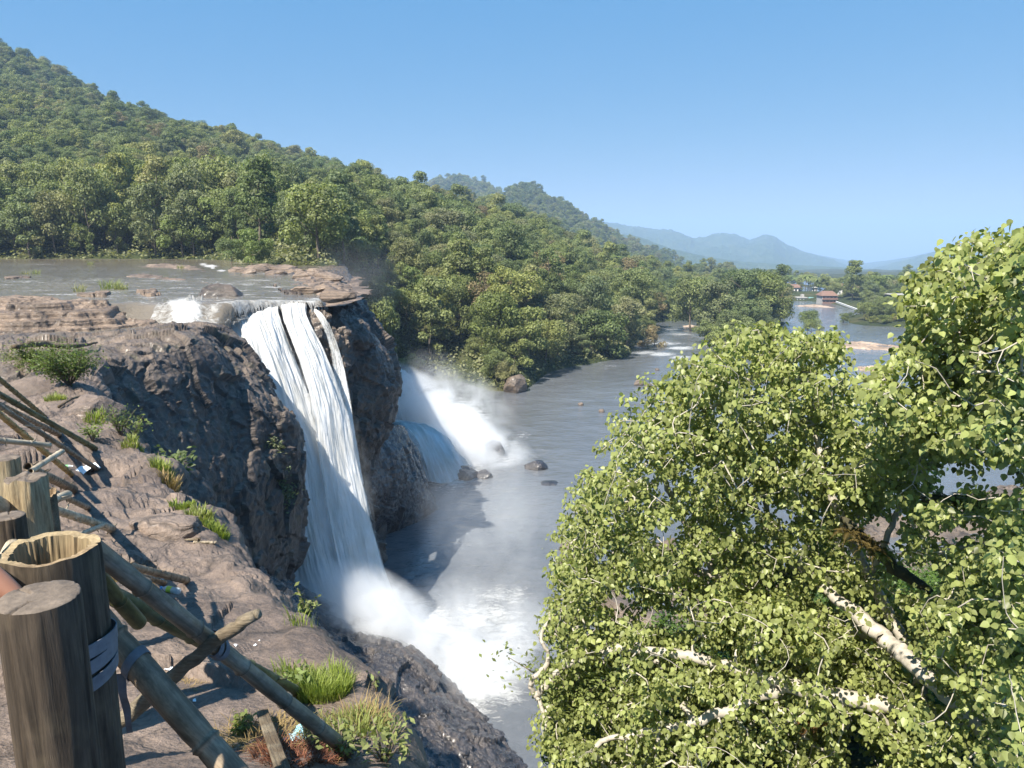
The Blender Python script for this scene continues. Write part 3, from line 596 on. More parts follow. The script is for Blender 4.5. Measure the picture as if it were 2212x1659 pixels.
def stream(rows, nu, nv, thick, parent=None, name='water_stream', amp=.18, edge=.22, mat=None):
    a = loftpts([[P(*p) for p in r] for r in rows], nu, nv); n = -normals(a)
    L = np.cumsum(np.r_[0, np.linalg.norm(np.diff(a[:, nu//2], axis=0), axis=1)]); W = np.linalg.norm(a[:, -1]-a[:, 0], axis=1).mean()
    uu, vv = np.meshgrid(np.linspace(0, 1, nu), L); q = np.stack([uu*W*1.3, vv*.12, uu*0+len(rows)+nu], -1).reshape(-1, 3)
    t = vv/L[-1]; d = (fbm(q, 4)*amp*2+fbm(q*np.array([3, 4, 1]), 3)*amp*.7).reshape(uu.shape)*np.clip(t*8, 0, 1)
    a = a+n*d[..., None]
    th = np.interp(t, thick[0], thick[1])-.75*(1-sstep(0, edge, np.minimum(uu, 1-uu)+.05*fbm(q*2, 3).reshape(uu.shape)))
    return mk(name, a.reshape(-1, 3), gridfaces(nu, nv)[:, ::-1], mat or M['fall'], parent, True, {'su': uu.ravel()*W, 'sv': vv.ravel(), 'thick': th.ravel()})
wf = empty('waterfall', P(650, 1000, 53)); tag(wf, 'main waterfall plunging white from the rock lip to the pool', kind='structure')
def par(o): o.parent = wf; o.matrix_parent_inverse = Matrix.Translation(-wf.location); return o
par(stream([  # the wide left curtain
 [(440,694,58),(490,680,58.5),(560,664,59.5),(604,656,60)],
 [(462,692,55.8),(515,676,56),(570,664,57),(604,655,58)],
 [(480,728,54),(528,706,54.4),(580,695,55.4),(606,684,56.6)],
 [(512,790,52.6),(560,778,53.2),(605,770,54.4),(640,770,55.8)],
 [(560,885,51.8),(600,875,52.4),(640,870,53.6),(678,870,55)],
 [(600,1000,51),(640,1000,51.6),(680,1000,52.6),(715,1000,54)],
 [(620,1150,50),(665,1150,50.6),(705,1150,51.6),(756,1150,52.8)],
 [(640,1290,49.6),(705,1290,50),(750,1290,50.5),(800,1280,51.6)],
 [(690,1370,49.4),(770,1370,49.5),(820,1370,49.8),(870,1350,50.6)],
 [(800,1450,48),(870,1450,47.4),(940,1440,48),(990,1400,49.5)]], 180, 420, ([0, .1, .25, .5, 1], [.7, .6, .42, .6, .7]), edge=.12))
par(stream([  # middle curtain
 [(600,662,59.5),(625,656,60),(650,652,60.4),(668,652,60.6)],
 [(605,661,57.6),(628,656,58),(645,655,58.4),(660,655,58.8)],
 [(612,700,56),(632,692,56.4),(652,690,57),(670,692,57.6)],
 [(640,780,54.6),(665,770,55),(690,770,55.8),(712,775,56.6)],
 [(672,880,53.4),(695,870,54),(722,870,54.8),(748,878,55.8)],
 [(690,1000,52.4),(715,1000,53),(745,1000,53.8),(775,1000,54.6)],
 [(715,1150,51.2),(745,1150,51.8),(778,1150,52.6),(812,1150,53.4)],
 [(750,1290,50.4),(785,1290,51),(815,1290,51.6),(852,1280,52.2)],
 [(810,1380,50),(850,1370,50.4),(880,1360,50.8),(915,1350,51.2)],
 [(880,1420,49.5),(930,1410,50),(970,1390,50.5),(1000,1380,51)]], 150, 400, ([0, .08, .25, .5, 1], [.6, .45, .36, .55, .7]), edge=.14))
par(stream([  # the body of water where the curtains have joined
 [(575,850,53.6),(640,850,54.4),(700,850,55.2),(745,862,56)],
 [(590,930,53),(650,930,53.6),(710,930,54.6),(762,940,55.4)],
 [(605,1040,52.2),(665,1040,52.6),(725,1040,53.6),(786,1050,54.6)],
 [(618,1150,51.6),(685,1150,52),(745,1150,52.8),(812,1150,53.8)],
 [(635,1270,50.8),(705,1270,51),(780,1270,51.6),(846,1270,52.6)],
 [(690,1350,50.4),(760,1350,50.5),(830,1350,50.8),(900,1340,51.8)]], 130, 260, ([0, .12, .4, 1], [.1, .5, .8, .8]), edge=.10, amp=.3))
par(stream([  # thin right-hand stream
 [(642,652,61.5),(650,652,61.6),(658,652,61.8)],
 [(668,664,59.3),(678,664,59.4),(688,666,59.6)],
 [(686,690,58.2),(700,692,58.4),(712,698,58.6)],
 [(706,740,57.4),(722,745,57.6),(736,755,57.8)],
 [(718,830,56.6),(738,830,56.8),(758,840,57)],
 [(728,930,55.6),(752,930,55.8),(772,940,56)],
 [(745,1040,54.4),(768,1040,54.6),(792,1050,54.8)]], 70, 260, ([0, .1, .3, .7, 1], [.45, .3, .15, .25, .3]), edge=.25))
cas = empty('waterfall', P(430, 680, 53)); tag(cas, 'short white cascade feeding the pool above the main falls', kind='structure')
M['cascade'] = fall_mat('sunlit cascade water', tint=(.50, .50, .49), low=(.17, .145, .105))
o = stream([
 [(335,648,58),(390,645,58.5),(450,645,59),(510,650,60)],
 [(340,655,55.6),(395,650,56),(455,655,56),(520,664,57.5)],
 [(345,672,54.2),(400,670,54.4),(460,675,54.4),(540,676,56.6)],
 [(352,690,53),(410,690,52.6),(480,690,53.6),(560,690,56)],
 [(362,700,51.5),(430,702,50.5),(500,694,53.4),(580,696,55.8)]], 160, 130, ([0, .3, 1], [.02, .12, .04]), edge=.12, amp=.5, mat=M['cascade'])
o.parent = cas; o.matrix_parent_inverse = Matrix.Translation(-cas.location)
o = stream([
 [(830,914,90),(858,908,92),(890,912,96),(930,922,100)], [(868,935,84.5),(900,930,88),(935,935,92),(975,945,96)],
 [(896,985,83.5),(930,980,87),(968,985,90),(1010,985,94)], [(915,1036,85.5),(955,1044,87),(1000,1036,90),(1040,1022,94)]], 110, 120, ([0, .5, 1], [.2, .35, .5]), amp=.4)
tag(o, 'second fall pouring over the black rock foot into the pool', kind='structure'); o.name = 'waterfall'
o = stream([  # the far falls behind the buttress
 [(790,740,124),(825,760,124),(848,782,123),(862,800,122)], [(790,800,116),(845,812,116),(885,838,115),(915,862,114)], [(800,880,108),(870,880,108),(930,905,107),(985,925,106)],
 [(815,945,101),(890,950,101),(965,965,101),(1040,975,101)], [(830,1005,96),(910,1015,95),(990,1025,94),(1085,1012,96)]], 110, 160, ([0, .3, .75, 1], [.30, .35, .30, .10]), amp=1.1, edge=.30)
tag(o, 'far falls mostly hidden behind the right buttress', kind='structure'); o.name = 'waterfall'
# ------------------------------------------------------------------ spray and mist: soft volumes
def mist_mat(name, dens, sc, lo, hi, aniso=.0, stretch=(1, 1, 1)):
    m, nt = NM(name); s = NT(nt); o = s.objc()
    ln = s.n('ShaderNodeVectorMath', {0: o}, operation='LENGTH').outputs['Value']
    fall = s.math('POWER', s.math('SUBTRACT', 1., ln, clamp=True), 1.1)
    nz = s.noise(s.mapping(s.geo(), stretch), sc, 4, .62, .8)
    w = s.n('ShaderNodeMapRange', {0: nz, 1: lo, 2: hi, 3: 0., 4: 1.}).outputs[0]
    d = s.math('MULTIPLY', s.math('MULTIPLY', fall, w), dens)
    v = s.n('ShaderNodeVolumePrincipled', {'Color': (.96, .97, .98, 1), 'Density': d, 'Anisotropy': aniso}).outputs[0]
    s.out(None, v); return m
def mist(c, size, rot, dens, sc, lo, hi, label, **k):
    bm = bmesh.new(); bmesh.ops.create_icosphere(bm, subdivisions=3, radius=1.03); me = bpy.data.meshes.new('mist'); bm.to_mesh(me); bm.free()
    o = bpy.data.objects.new('mist', me); col.objects.link(o); o.location = c; o.scale = size; o.rotation_euler = [R(a) for a in rot]
    me.materials.append(mist_mat('spray', dens, sc, lo, hi, **k)); return tag(o, label, kind='stuff')
mist(P(800,1360,47.5), (6.5, 3.6, 4.2), (0, 38, 0), 3.2, .5, .32, .62, 'thick spray where the main falls strike the rocks')
mist(P(700,960,53.2), (3.0, 1.8, 8.5), (0, -19, 0), .38, .7, .34, .66, 'light spray peeling off the whole height of the falls')
mist(P(1000,1440,46.5), (6.2, 4., 1.9), (0, 12, 0), 1.3, .5, .34, .62, 'white spray rolling off the foot of the falls across the pool')
mist(P(720,1180,51.5), (3.2, 2.2, 9.), (0, -18, 0), .8, .5, .36, .7, 'fine spray hanging round the lower falls')
mist(P(950,905,104), (15., 6., 4.6), (0, 36, 0), 1.8, .28, .40, .62, 'bright spray plume blowing from the falls behind the buttress', stretch=(1, 1, 1.2))
mist(P(1010,975,97), (10., 6., 5.), (0, 16, 0), 1.6, .3, .40, .64, 'white spray cloud over the far side of the pool')
mist(P(1090,1150,64), (10., 9., 7.), (0, 35, 0), .10, .16, .42, .62, 'thin drifting mist above the middle of the pool')
mist(P(1000,860,110), (11., 6., 5.), (0, 38, 0), .30, .3, .42, .62, 'ragged wisps of spray rising over the plume')
mist(P(1060,1370,48), (7.5, 5., 4.2), (0, 14, 0), .5, .4, .38, .66, 'drifting spray above the foaming pool')
mist(P(770,600,120), (9., 9., 7.), (0, 0, 0), .018, .15, .3, .7, 'faint mist rising over the right rim')
# ------------------------------------------------------------------ the air
m, nt = NM('hazy air'); s = NT(nt)
s.out(None, s.n('ShaderNodeVolumePrincipled', {'Color': (.47, .66, .96, 1), 'Density': HAZE, 'Anisotropy': .0}).outputs[0])
hz = MB().box((0, 6400, -145), (60000, 13600, 950)).build('haze', m); tag(hz, 'pale blue haze over the whole valley', kind='stuff')
# ------------------------------------------------------------------ forest trees
def leafquads(c, nrm, size, rng, tint, asp=.75):
    """arrays of pentagon-ish leaf faces at points c facing nrm"""
    n = len(c); r = rng.normal(size=(n, 3)); t = np.cross(nrm, r); t /= np.linalg.norm(t, axis=1)[:, None]+1e-9; b = np.cross(nrm, t)
    s = (size*rng.uniform(.6, 1.3, n))[:, None]
    v = np.stack([c-t*s*.5, c-b*s*asp*.5+t*s*.05+nrm*s*.1, c+t*s*.55, c+b*s*asp*.5+t*s*.05+nrm*s*.1], 1).reshape(-1, 3)
    return v, np.arange(n*4).reshape(n, 4), np.repeat(tint, 4)
def crown_arrays(seed, Rr, Hh, n, size, shape='round', base=.35, nl=14, gap=.55):
    """lobed crown: leaves on the shells of many clumps spread through the crown's volume"""
    rng = np.random.RandomState(seed); lob = []
    for i in range(nl):
        a = rng.uniform(0, 2*math.pi); z = rng.uniform(0, 1)**.8; pr = {'round': math.sqrt(max(0, 1-(z*1.5-.55)**2)), 'tall': .75*math.sqrt(max(.05, 1-(z*1.2-.3)**2)), 'flat': 1.1*(1-.5*z), 'cone': 1.05-z*.85}[shape]
        rr = pr*rng.uniform(.3, .95)**.6*Rr; zz = Hh*(base+(1-base)*z*.88)
        lob.append((rr*math.cos(a), rr*math.sin(a), zz, Rr*rng.uniform(.22, .40), rng.uniform(-.25, .25)))
    lob.append((0, 0, Hh*(base+(1-base)*.45), Rr*.5, 0)); lob.append((0, 0, Hh*.86, Rr*.33, .1))
    L = np.array(lob); w = L[:, 3]**2; k = rng.choice(len(L), n, p=w/w.sum()); l = L[k]
    d = rng.normal(size=(n, 3)); d[:, 2] += .35; d /= np.linalg.norm(d, axis=1)[:, None]
    rad = l[:, 3]*rng.uniform(.5, 1.12, n)**.7; flat = np.array([1, 1, .72])
    c = l[:, :3]+d*rad[:, None]*flat
    sub = fbm(c/(Rr*.16)+seed, 3); keep = sub > -gap*.55; c, d, l = c[keep], d[keep], l[keep]
    nr = d+rng.normal(size=d.shape)*.55; nr[:, 2] += .25; nr /= np.linalg.norm(nr, axis=1)[:, None]
    tint = np.clip(.5+l[:, 4]+rng.normal(size=len(c))*.16, 0, 1)
    return leafquads(c, nr, size, rng, tint)
def trunk_mb(seed, Rr, Hh, r0, base=.35):
    rng = np.random.RandomState(seed); mb = MB(); x = y = 0; pts = []; rad = []
    for i in range(6):
        z = Hh*.8*i/5-(.8 if i == 0 else 0); pts.append((x, y, z)); rad.append(r0*(1-.75*i/5)); x += rng.normal()*.03*Hh*.4; y += rng.normal()*.03*Hh*.4
    mb.add(*tube(pts, rad, 7))
    for i in range(6):
        a = rng.uniform(0, 6.28); k = rng.randint(2, 5); p = Vector(pts[k]); e = Vector((math.cos(a), math.sin(a), .7))*Rr*.6
        mb.add(*tube([p, p+e*.5+Vector((0, 0, -.1)), p+e], [r0*.35, r0*.25, r0*.1], 5))
    return mb
KINDS = {  # name: (R, H, leaves, leafsize, shape, base, lobes, material, word)
 'round': (5.2, 13, 3800, .58, 'round', .14, 22, 'leafA'), 'broad': (6.4, 14, 4200, .62, 'round', .2, 26, 'leafA'), 'tall': (4.6, 18, 4200, .62, 'tall', .10, 26, 'leafA'),
 'spread': (6.8, 12, 3400, .62, 'flat', .5, 18, 'leafA'), 'dry': (5.0, 14, 2300, .52, 'round', .35, 16, 'leafB'), 'bright': (5.2, 12, 3600, .58, 'round', .2, 20, 'leafC'), 'bushy': (4.2, 7, 2600, .5, 'round', .05, 14, 'leafA')}
PROTO = {}
for i, (k, (Rr, Hh, n, sz, shp, base, nl, mt)) in enumerate(KINDS.items()):
    for v_ in range(2):
        v, f, t = crown_arrays(100+i*7+v_*3, Rr, Hh, int(n*1.5), sz*.8, shp, base, nl)
        me = bpy.data.meshes.new('crown'); o = mk('crown', v, f, M[mt], attr={'tint': t}); PROTO[k, v_] = [o.data, None]; bpy.data.objects.remove(o)
        o = trunk_mb(50+i*7+v_, Rr, Hh, .28, base).build('trunk', M['bark'], smooth=True); PROTO[k, v_][1] = o.data; bpy.data.objects.remove(o)
rngT = random.Random(11)
WORD = {'round': 'rounded dark green', 'broad': 'broad grey green', 'tall': 'tall dark green', 'spread': 'spreading flat topped', 'dry': 'brownish thin crowned', 'bright': 'bright yellow green', 'bushy': 'low bushy green'}
first_crown = {}
def tree(kind, x, y, z, s, label, group, name='tree', sz=None):
    v_ = rngT.randint(0, 1); o = empty(name, (x, y, z), rngT.uniform(0, 6.28)); o.scale = (s, s, (sz or s))
    tag(o, label, 'tree' if name != 'shrub' else 'shrub', group); cr, tr = PROTO[kind, v_]
    for nm, me in (('crown', cr), ('trunk', tr)):
        c = bpy.data.objects.new(nm, me); col.objects.link(c); c.parent = o
        if nm == 'crown': first_crown.setdefault((kind, v_), c)
    return o
# notable single trees
NOT = [('bright',690,560,142,1.25,'large pale green tree standing at the end of the upper river bank'),
 ('tall',560,545,158,1.15,'tall tree with a yellow patch rising behind the grassy knoll'),
 ('bright',545,548,140,.62,'small light green tree on the grassy knoll above the river'),
 ('spread',500,566,140,.45,'low spreading tree leaning over the rocks by the knoll'),
 ('tall',740,545,150,.95,'slim grey green tree on the bank above the right rim'),
 ('round',1110,790,152,.75,'olive green tree overhanging the big tan boulder'),
 ('bright',1140,762,160,1.0,'bright green tree right above the tan boulder'),
 ('round',1205,757,178,.95,'dense round tree on the pool shore right of the bright one'),
 ('spread',1120,700,176,1.0,'flat topped light green tree behind the bright shore tree'),
 ('bushy',1275,772,190,1.5,'mound of bright creeper on the shore before the river bend'),
 ('bushy',1310,762,192,1.6,'tall mound of bright creeper at the river bend'),
 ('round',1355,735,205,1.1,'dark tree at the tip of the wooded shore'),
 ('dry',1410,712,215,.8,'thin tree leaning over the river at the bend'),
 ('dry',1060,722,170,1.0,'brownish tree among green ones above the pool'),
 ('tall',1040,690,178,1.0,'pale grey tree standing in the middle of the gorge side'),
 ('dry',1180,640,215,1.1,'pale bare crowned tree on the slope above the pool'),
 ('tall',990,640,178,1.2,'dark creeper hung tree at the shaded edge of the gorge'),
 ('tall',930,640,165,1.1,'tall dark tree hung with vines behind the buttress')]
taken = []
for k, px, py, Y, s, lab in NOT:
    p = P(px, py, Y); zz = Hs(p.x, p.y); zz = max(zz, -5) if py < 600 else zz; tree(k, p.x, p.y, zz-.3, s, lab, None); taken.append((p.x, p.y, s*4))
for i, (px, Y, s, k, lab) in enumerate([(1500,262,1.35,'broad','broad light green tree at the left tip of the wooded island'),(1560,240,1.4,'round','big dark tree in front on the wooded island'),(1610,255,1.5,'round','largest dark tree in the middle of the wooded island'),(1660,262,1.35,'broad','yellowish green tree on the right of the island'),
   (1695,275,1.1,'dry','brown tinged tree at the right tip of the island'),(1530,300,1.3,'bright','bright tree behind the light green island tree'),(1590,320,1.4,'round','tall dark tree at the back of the island'),(1640,330,1.3,'broad','grey green tree at the back of the island'),(1690,350,1.4,'tall','very dark tall tree rising at the far end of the island'),
   (1575,215,1.0,'bushy','low shrubby tree at the near shore of the island'),(1625,222,1.1,'bushy','grey green thicket at the near right shore of the island'),(1530,225,1.0,'bushy','bushy tree at the near left shore of the island'),
   (1880,300,1.2,'spread','spreading dark tree on the islet before the concrete building'),(1920,310,1.3,'spread','widest flat topped tree on the islet'),(1960,318,1.2,'spread','dark spreading tree at the right of the islet'),(1900,328,1.1,'broad','tree at the back of the islet'),(1850,325,.7,'bushy','small dark bush at the left of the islet'),
   (1900,290,.9,'bushy','bright low bush at the front of the islet'),(1930,288,.8,'bushy','rounded low bush at the front right of the islet'),(1950,290,.7,'bushy','last low bush on the rock bar'),(1865,338,.8,'bushy','small bush by the left shore of the islet'),
   (1835,300,.55,'bushy','green bush on a rock in the middle of the blue river'),(1757,262,.6,'spread','small flat tree rising from rocks in the blue river'),(1765,240,.5,'spread','low flat crowned tree in the blue river'),
   (1850,430,1.35,'tall','tall dark tree standing alone behind the river wall'),(1560,190,.5,'bushy','tiny bush near the island shore')]):
    u = (px-1106)/1628*.985; x, y = u*Y, Y; z = max(Hs(x, y), float(river_z(y))+.1); s *= (.5 if px > 1845 and Y < 345 else 1.); tree(k, x, y, z-.3, s, lab, None, name='shrub' if 'bush' in lab or 'thicket' in lab else 'tree'); taken.append((x, y, s*3.2))
# scatter over the whole terrain
rs = np.random.RandomState(21); cand = []
for y0, y1, sp in ((118, 360, 5.4), (360, 700, 6.5), (700, 1100, 8.6), (1100, 2700, 15.)):
    ny = int((y1-y0)/sp)
    for j in range(ny):
        y = y0+j*sp; xs = np.arange(-.80*y, .78*y, sp); cand.append(np.stack([xs+rs.uniform(-.45, .45, len(xs))*sp, np.full(len(xs), y)+rs.uniform(-.45, .45, len(xs))*sp, np.full(len(xs), sp)], 1))
Cc = np.concatenate(cand); hz_ = H(Cc[:, 0], Cc[:, 1]); wz = river_z(Cc[:, 1]); pxs = 1106+Cc[:, 0]/Cc[:, 1]/.985*1628
ok = (hz_ > wz+.5) & ~((Cc[:, 1] < 150) & (pxs < 790)) & ~((pxs < 745) & (hz_ < -4.35)) & ~((Cc[:, 1] < 118))
onisl = isle(Cc[:, 0], Cc[:, 1]) > wz+.2; ok &= ~((Cc[:, 1] > 205) & (Cc[:, 1] < 400) & (pxs > 1530) & (pxs < 1990) & onisl & (rs.uniform(size=len(Cc)) < .35))
ok &= ~((pxs > 1622) & (pxs < 1668) & (Cc[:, 1] < 565) & (Cc[:, 1] > 405)) & ~((pxs > 1690) & (pxs < 1812) & (Cc[:, 1] < 475)) & ~((pxs > 1812) & (pxs < 1880) & (Cc[:, 1] < 445)) & ~((pxs > 1905) & (pxs < 1985) & (Cc[:, 1] > 350) & (Cc[:, 1] < 425)) & ~((pxs > 1690) & (pxs < 1770) & (Cc[:, 1] < 545))
ok &= ~((pxs > 500) & (pxs < 640) & (Cc[:, 1] < 172))                                  # the open grassy knoll
Cc, hz_, pxs = Cc[ok], hz_[ok], pxs[ok]
# keep what can be seen: running skyline per direction
order = np.argsort(Cc[:, 1]); hor = np.full(1200, -1e9); vis = np.zeros(len(Cc), bool)
for i in order:
    y = Cc[i, 1]; b = int((pxs[i]+100)/2.0)
    if not 0 <= b < 1200: vis[i] = True; continue
    top = (hz_[i]+11)/y; hb = 6/y*1628/2; lo = max(0, int(b-hb)); hi = min(1200, int(b+hb)+1)
    if top > hor[lo:hi].min()-.002: vis[i] = True
    hor[lo:hi] = np.maximum(hor[lo:hi], (hz_[i]+7)/y)
Cc, hz_, pxs = Cc[vis], hz_[vis], pxs[vis]
order = np.argsort(Cc[:, 1]); Cc, hz_, pxs = Cc[order], hz_[order], pxs[order]
tk = np.array(taken); dmin = np.min(np.hypot(Cc[:, 0][:, None]-tk[:, 0], Cc[:, 1][:, None]-tk[:, 1])-tk[:, 2], axis=1); g = dmin > 0
Cc, hz_, pxs = Cc[g], hz_[g], pxs[g]
inview = (pxs > -20) & (pxs < 2000)
NIND = 300-len(NOT)-26
kinds = list(KINDS); indiv = []; seen_n = 0; masskeep = np.ones(len(Cc), bool)
def zone(px, y, z):
    if px < 330 and y < 260: return 'dark bank left of the upper river', 'trees on the dark left bank of the upper river'
    if px < 760 and y < 260: return 'bank behind the upper river', 'trees on the bank behind the upper river'
    if px < 760: return 'hillside above the upper river', 'trees on the hillside above the upper river'
    if px < 1000: return 'shaded gorge side behind the buttress', 'trees on the shaded gorge side'
    if px < 1250: return 'slope above the pool', 'trees on the slope above the pool'
    if px < 1460: return 'wooded slope above the river bend', 'trees on the slope above the river bend'
    return 'far river shore', 'trees along the far river'
for i in range(len(Cc)):
    if len(indiv) >= NIND: break
    if not inview[i]: continue
    x, y, sp = Cc[i]; px = pxs[i]; r = rngT.random()
    k = 'round' if r < .3 else 'broad' if r < .52 else 'tall' if r < .70 else 'spread' if r < .75 else 'dry' if r < .80 else 'bright' if r < .91 else 'bushy'
    if px < 760 and y < 260 and k in ('bushy', 'dry') and rngT.random() < .7: k = 'tall'
    s = rngT.choice([.55, .7, .8, .9, 1.0, 1.15])*rngT.uniform(.9, 1.1)*(1.0 if (px < 620 and y < 260) else .95)*(.45 if px > 1830 else 1.)*(.78 if px > 780 else 1.)
    zo, gr = zone(px, y, hz_[i])
    tree(k, x, y, hz_[i]-.4, s, f'{WORD[k]} tree on the {zo}', f'{gr}, {WORD[k]}', sz=s*rngT.uniform(.8, 1.4)); indiv.append(i); masskeep[i] = False
mass = Cc[masskeep]; mz = hz_[masskeep]
far_kinds = [('round', 0), ('broad', 0), ('tall', 0), ('spread', 1), ('dry', 0), ('bright', 1), ('round', 1), ('broad', 1)]
far_kinds = [k for k in far_kinds if k in first_crown]
# palm crown for the village groves
def palm(x, y, z, h, label, group):
    o = empty('palm_tree', (x, y, z)); tag(o, label, 'palm tree', group)
    if not hasattr(palm, 'me'):
        mb = MB(); mb.add(*tube([(0, 0, -.5), (.2, 0, 4), (.5, .1, 8.6)], [.22, .17, .13], 7)); t = mb.build('trunk', M['bark'], smooth=True); rg = np.random.RandomState(3); V = []; F = []; T = []
        for i in range(22):
            a = i*2.4; e = rg.uniform(.0, .9); L = rg.uniform(2.6, 3.4); d = Vector((math.cos(a), math.sin(a), 0)); sd = Vector((-d.y, d.x, 0)); prev = None
            for j in range(6):
                q = j/5; c = Vector((.5, .1, 8.6))+d*L*q*math.cos(e*.5)+Vector((0, 0, L*(e*q-.95*q*q))); w = .42*math.sin(math.pi*min(.97, q+.12)); V += [c-sd*w-Vector((0, 0, w*.6)), c, c+sd*w-Vector((0, 0, w*.6))]; T += [rg.uniform(.3, .8)]*3
                if j: b = len(V)-6; F += [(b, b+1, b+4, b+3), (b+1, b+2, b+5, b+4)]
        c = mk('crown', V, F, M['leafC'], attr={'tint': T}); palm.me = (t.data, c.data); bpy.data.objects.remove(t); bpy.data.objects.remove(c)
    s = h/9.; o.scale = (s, s, s); o.rotation_euler = (0, 0, rngT.uniform(0, 6.3))
    for nm, me in zip(('trunk', 'crown'), palm.me):
        c = bpy.data.objects.new(nm, me); col.objects.link(c); c.parent = o
        if nm == 'crown': first_crown['palm'] = c
    return o
for i in range(34):
    px = rngT.uniform(1690, 2000); y = rngT.uniform(470, 640); x = (px-1106)/1628*.985*y
    palm(x, y, Hs(x, y), rngT.uniform(9, 13), 'coconut palm in the grove behind the river village', 'coconut palms behind the village')
# the rest of the forest: one mass, its trees set out on points
far_src = [first_crown[k] for k in far_kinds]+[first_crown['palm']]
isp = (mass[:, 1] > 480) & (mass[:, 1] < 1500) & (mass[:, 0]/mass[:, 1] > .30); rr = rs.uniform(size=len(mass))
nk = len(far_kinds); wts = np.array([.24, .2, .18, .06, .05, .08, .1, .09])[:nk]; wts /= wts.sum()
idx = rs.choice(nk, len(mass), p=wts); idx = np.where(isp & (rr < .38), nk, idx)
scl = np.exp(rs.normal(-.1, .26, len(mass))).clip(.5, 1.7)*np.interp(mass[:, 1], [300, 700, 1100, 2500], [.72, .74, .9, 1.4])*np.where((pxs[masskeep] > 1830) & (mass[:, 1] < 400), .5, 1.); scl = np.where(idx == nk, scl*1.0, scl)
zz = mz-.5-np.where(mass[:, 1] > 1000, 3., 0.)
pm = mk('forest', np.stack([mass[:, 0], mass[:, 1], zz], 1), [], None, attr={'scl': scl, 'kidx': idx, 'rz': rs.uniform(0, 6.28, len(mass))})
ng = bpy.data.node_groups.new('forest scatter', 'GeometryNodeTree'); ng.interface.new_socket('Geometry', in_out='INPUT', socket_type='NodeSocketGeometry'); ng.interface.new_socket('Geometry', in_out='OUTPUT', socket_type='NodeSocketGeometry')
N_ = ng.nodes; Lk = ng.links; gi = N_.new('NodeGroupInput'); go = N_.new('NodeGroupOutput'); ip = N_.new('GeometryNodeInstanceOnPoints'); jn = N_.new('GeometryNodeJoinGeometry')
for c in reversed(far_src):
    oi = N_.new('GeometryNodeObjectInfo'); oi.inputs['Object'].default_value = c; oi.inputs['As Instance'].default_value = True; oi.transform_space = 'ORIGINAL'; Lk.new(oi.outputs['Geometry'], jn.inputs[0])
def na(nm, t='FLOAT'):
    a = N_.new('GeometryNodeInputNamedAttribute'); a.data_type = t; a.inputs[0].default_value = nm; return a.outputs[0]
cx = N_.new('ShaderNodeCombineXYZ'); Lk.new(na('rz'), cx.inputs[2]); Lk.new(gi.outputs[0], ip.inputs['Points']); Lk.new(jn.outputs[0], ip.inputs['Instance'])
ip.inputs['Pick Instance'].default_value = True; fi = N_.new('FunctionNodeFloatToInt'); Lk.new(na('kidx'), fi.inputs[0]); Lk.new(fi.outputs[0], ip.inputs['Instance Index'])
Lk.new(cx.outputs[0], ip.inputs['Rotation']); Lk.new(na('scl'), ip.inputs['Scale']); Lk.new(ip.outputs[0], go.inputs[0])
pm.modifiers.new('scatter', 'NODES').node_group = ng
tag(pm, 'dense green forest covering the hillside and valley beyond the nearest trees', kind='stuff')
print('individual trees', len(indiv), 'mass', len(mass))
# undergrowth along the shores and in the dark under the bank trees
def scatter_leaves(name, pts, size, mat, label, seed, up=.6):
    rg = np.random.RandomState(seed); nr = rg.normal(size=pts.shape); nr[:, 2] = np.abs(nr[:, 2])+up; nr /= np.linalg.norm(nr, axis=1)[:, None]
    tint = np.clip(.5+.3*perlin(pts*.25)+rg.normal(size=len(pts))*.13, 0, 1); v, f, t = leafquads(pts, nr, size, rg, tint)
    return tag(mk(name, v, f, mat, attr={'tint': t}), label, kind='stuff')
n = 60000; yy = rs.uniform(122, 260, n); uu = rs.uniform(-.72, .22, n); xx = uu*yy; h = H(xx, yy); pxx = 1106+uu/.985*1628
k = (h > river_z(yy)+.3) & (h < river_z(yy)+60) & ~((pxx < 790) & (h < -4.5)) & ~((pxx < 790) & (yy < 128)); k &= np.where(pxx > 800, h < 0, h < 6)
pts = np.stack([xx, yy, h+rs.uniform(0, 1, n)**1.5*3.2*(perlin(np.stack([xx/5, yy/5, xx*0], 1))+.55)], 1)[k]
scatter_leaves('undergrowth', pts, .75, M['leafA'], 'low green undergrowth along the far banks', 4)
# ------------------------------------------------------------------ posts, bamboo and small things on the near ledge
def wood_mat(name, c0, c1, paler=None, sc=1., rough=.85, vert=True, bump=.7, bd=.006, axis=2):  # third colour is a paler wood tone in random patches
    m, nt = NM(name); s = NT(nt); p = s.objc(); k = [9., 9., 9.]; k[axis] = .7
    a = s.noise(s.mapping(p, tuple(v*sc for v in k)), 3., 8, .7, .6); b = s.noise(p, 2.2*sc, 5, .6); g = s.noise(s.mapping(p, tuple(v*sc*3 for v in k)), 3., 4, .6)
    c = s.ramp(a, [(.3, c0), (.62, c1)]); c = s.mix(s.ramp(b, [(.45, 0.), (.68, .7)]), c, paler or tuple(min(1, v*1.7) for v in c1)); c = s.mix(.5, c, s.ramp(g, [(.3, .25), (.7, .8)]), 'OVERLAY')
    s.out(s.bsdf(Base_Color=c, Roughness=rough, Specular_IOR_Level=.25, Normal=s.bump(s.math('ADD', a, s.math('MULTIPLY', g, .5)), bump, bd))); return m
M['oldwood'] = wood_mat('weathered dark post wood', (.018, .014, .010), (.085, .064, .045), (.17, .135, .085))
M['knotwood'] = wood_mat('yellowed log wood', (.14, .10, .055), (.36, .28, .17), (.42, .35, .23), sc=1.2, bd=.02)
M['endgrain'] = simple('cut end grain', (.075, .058, .045), .85, (.19, .15, .115), 22, .9, .01)
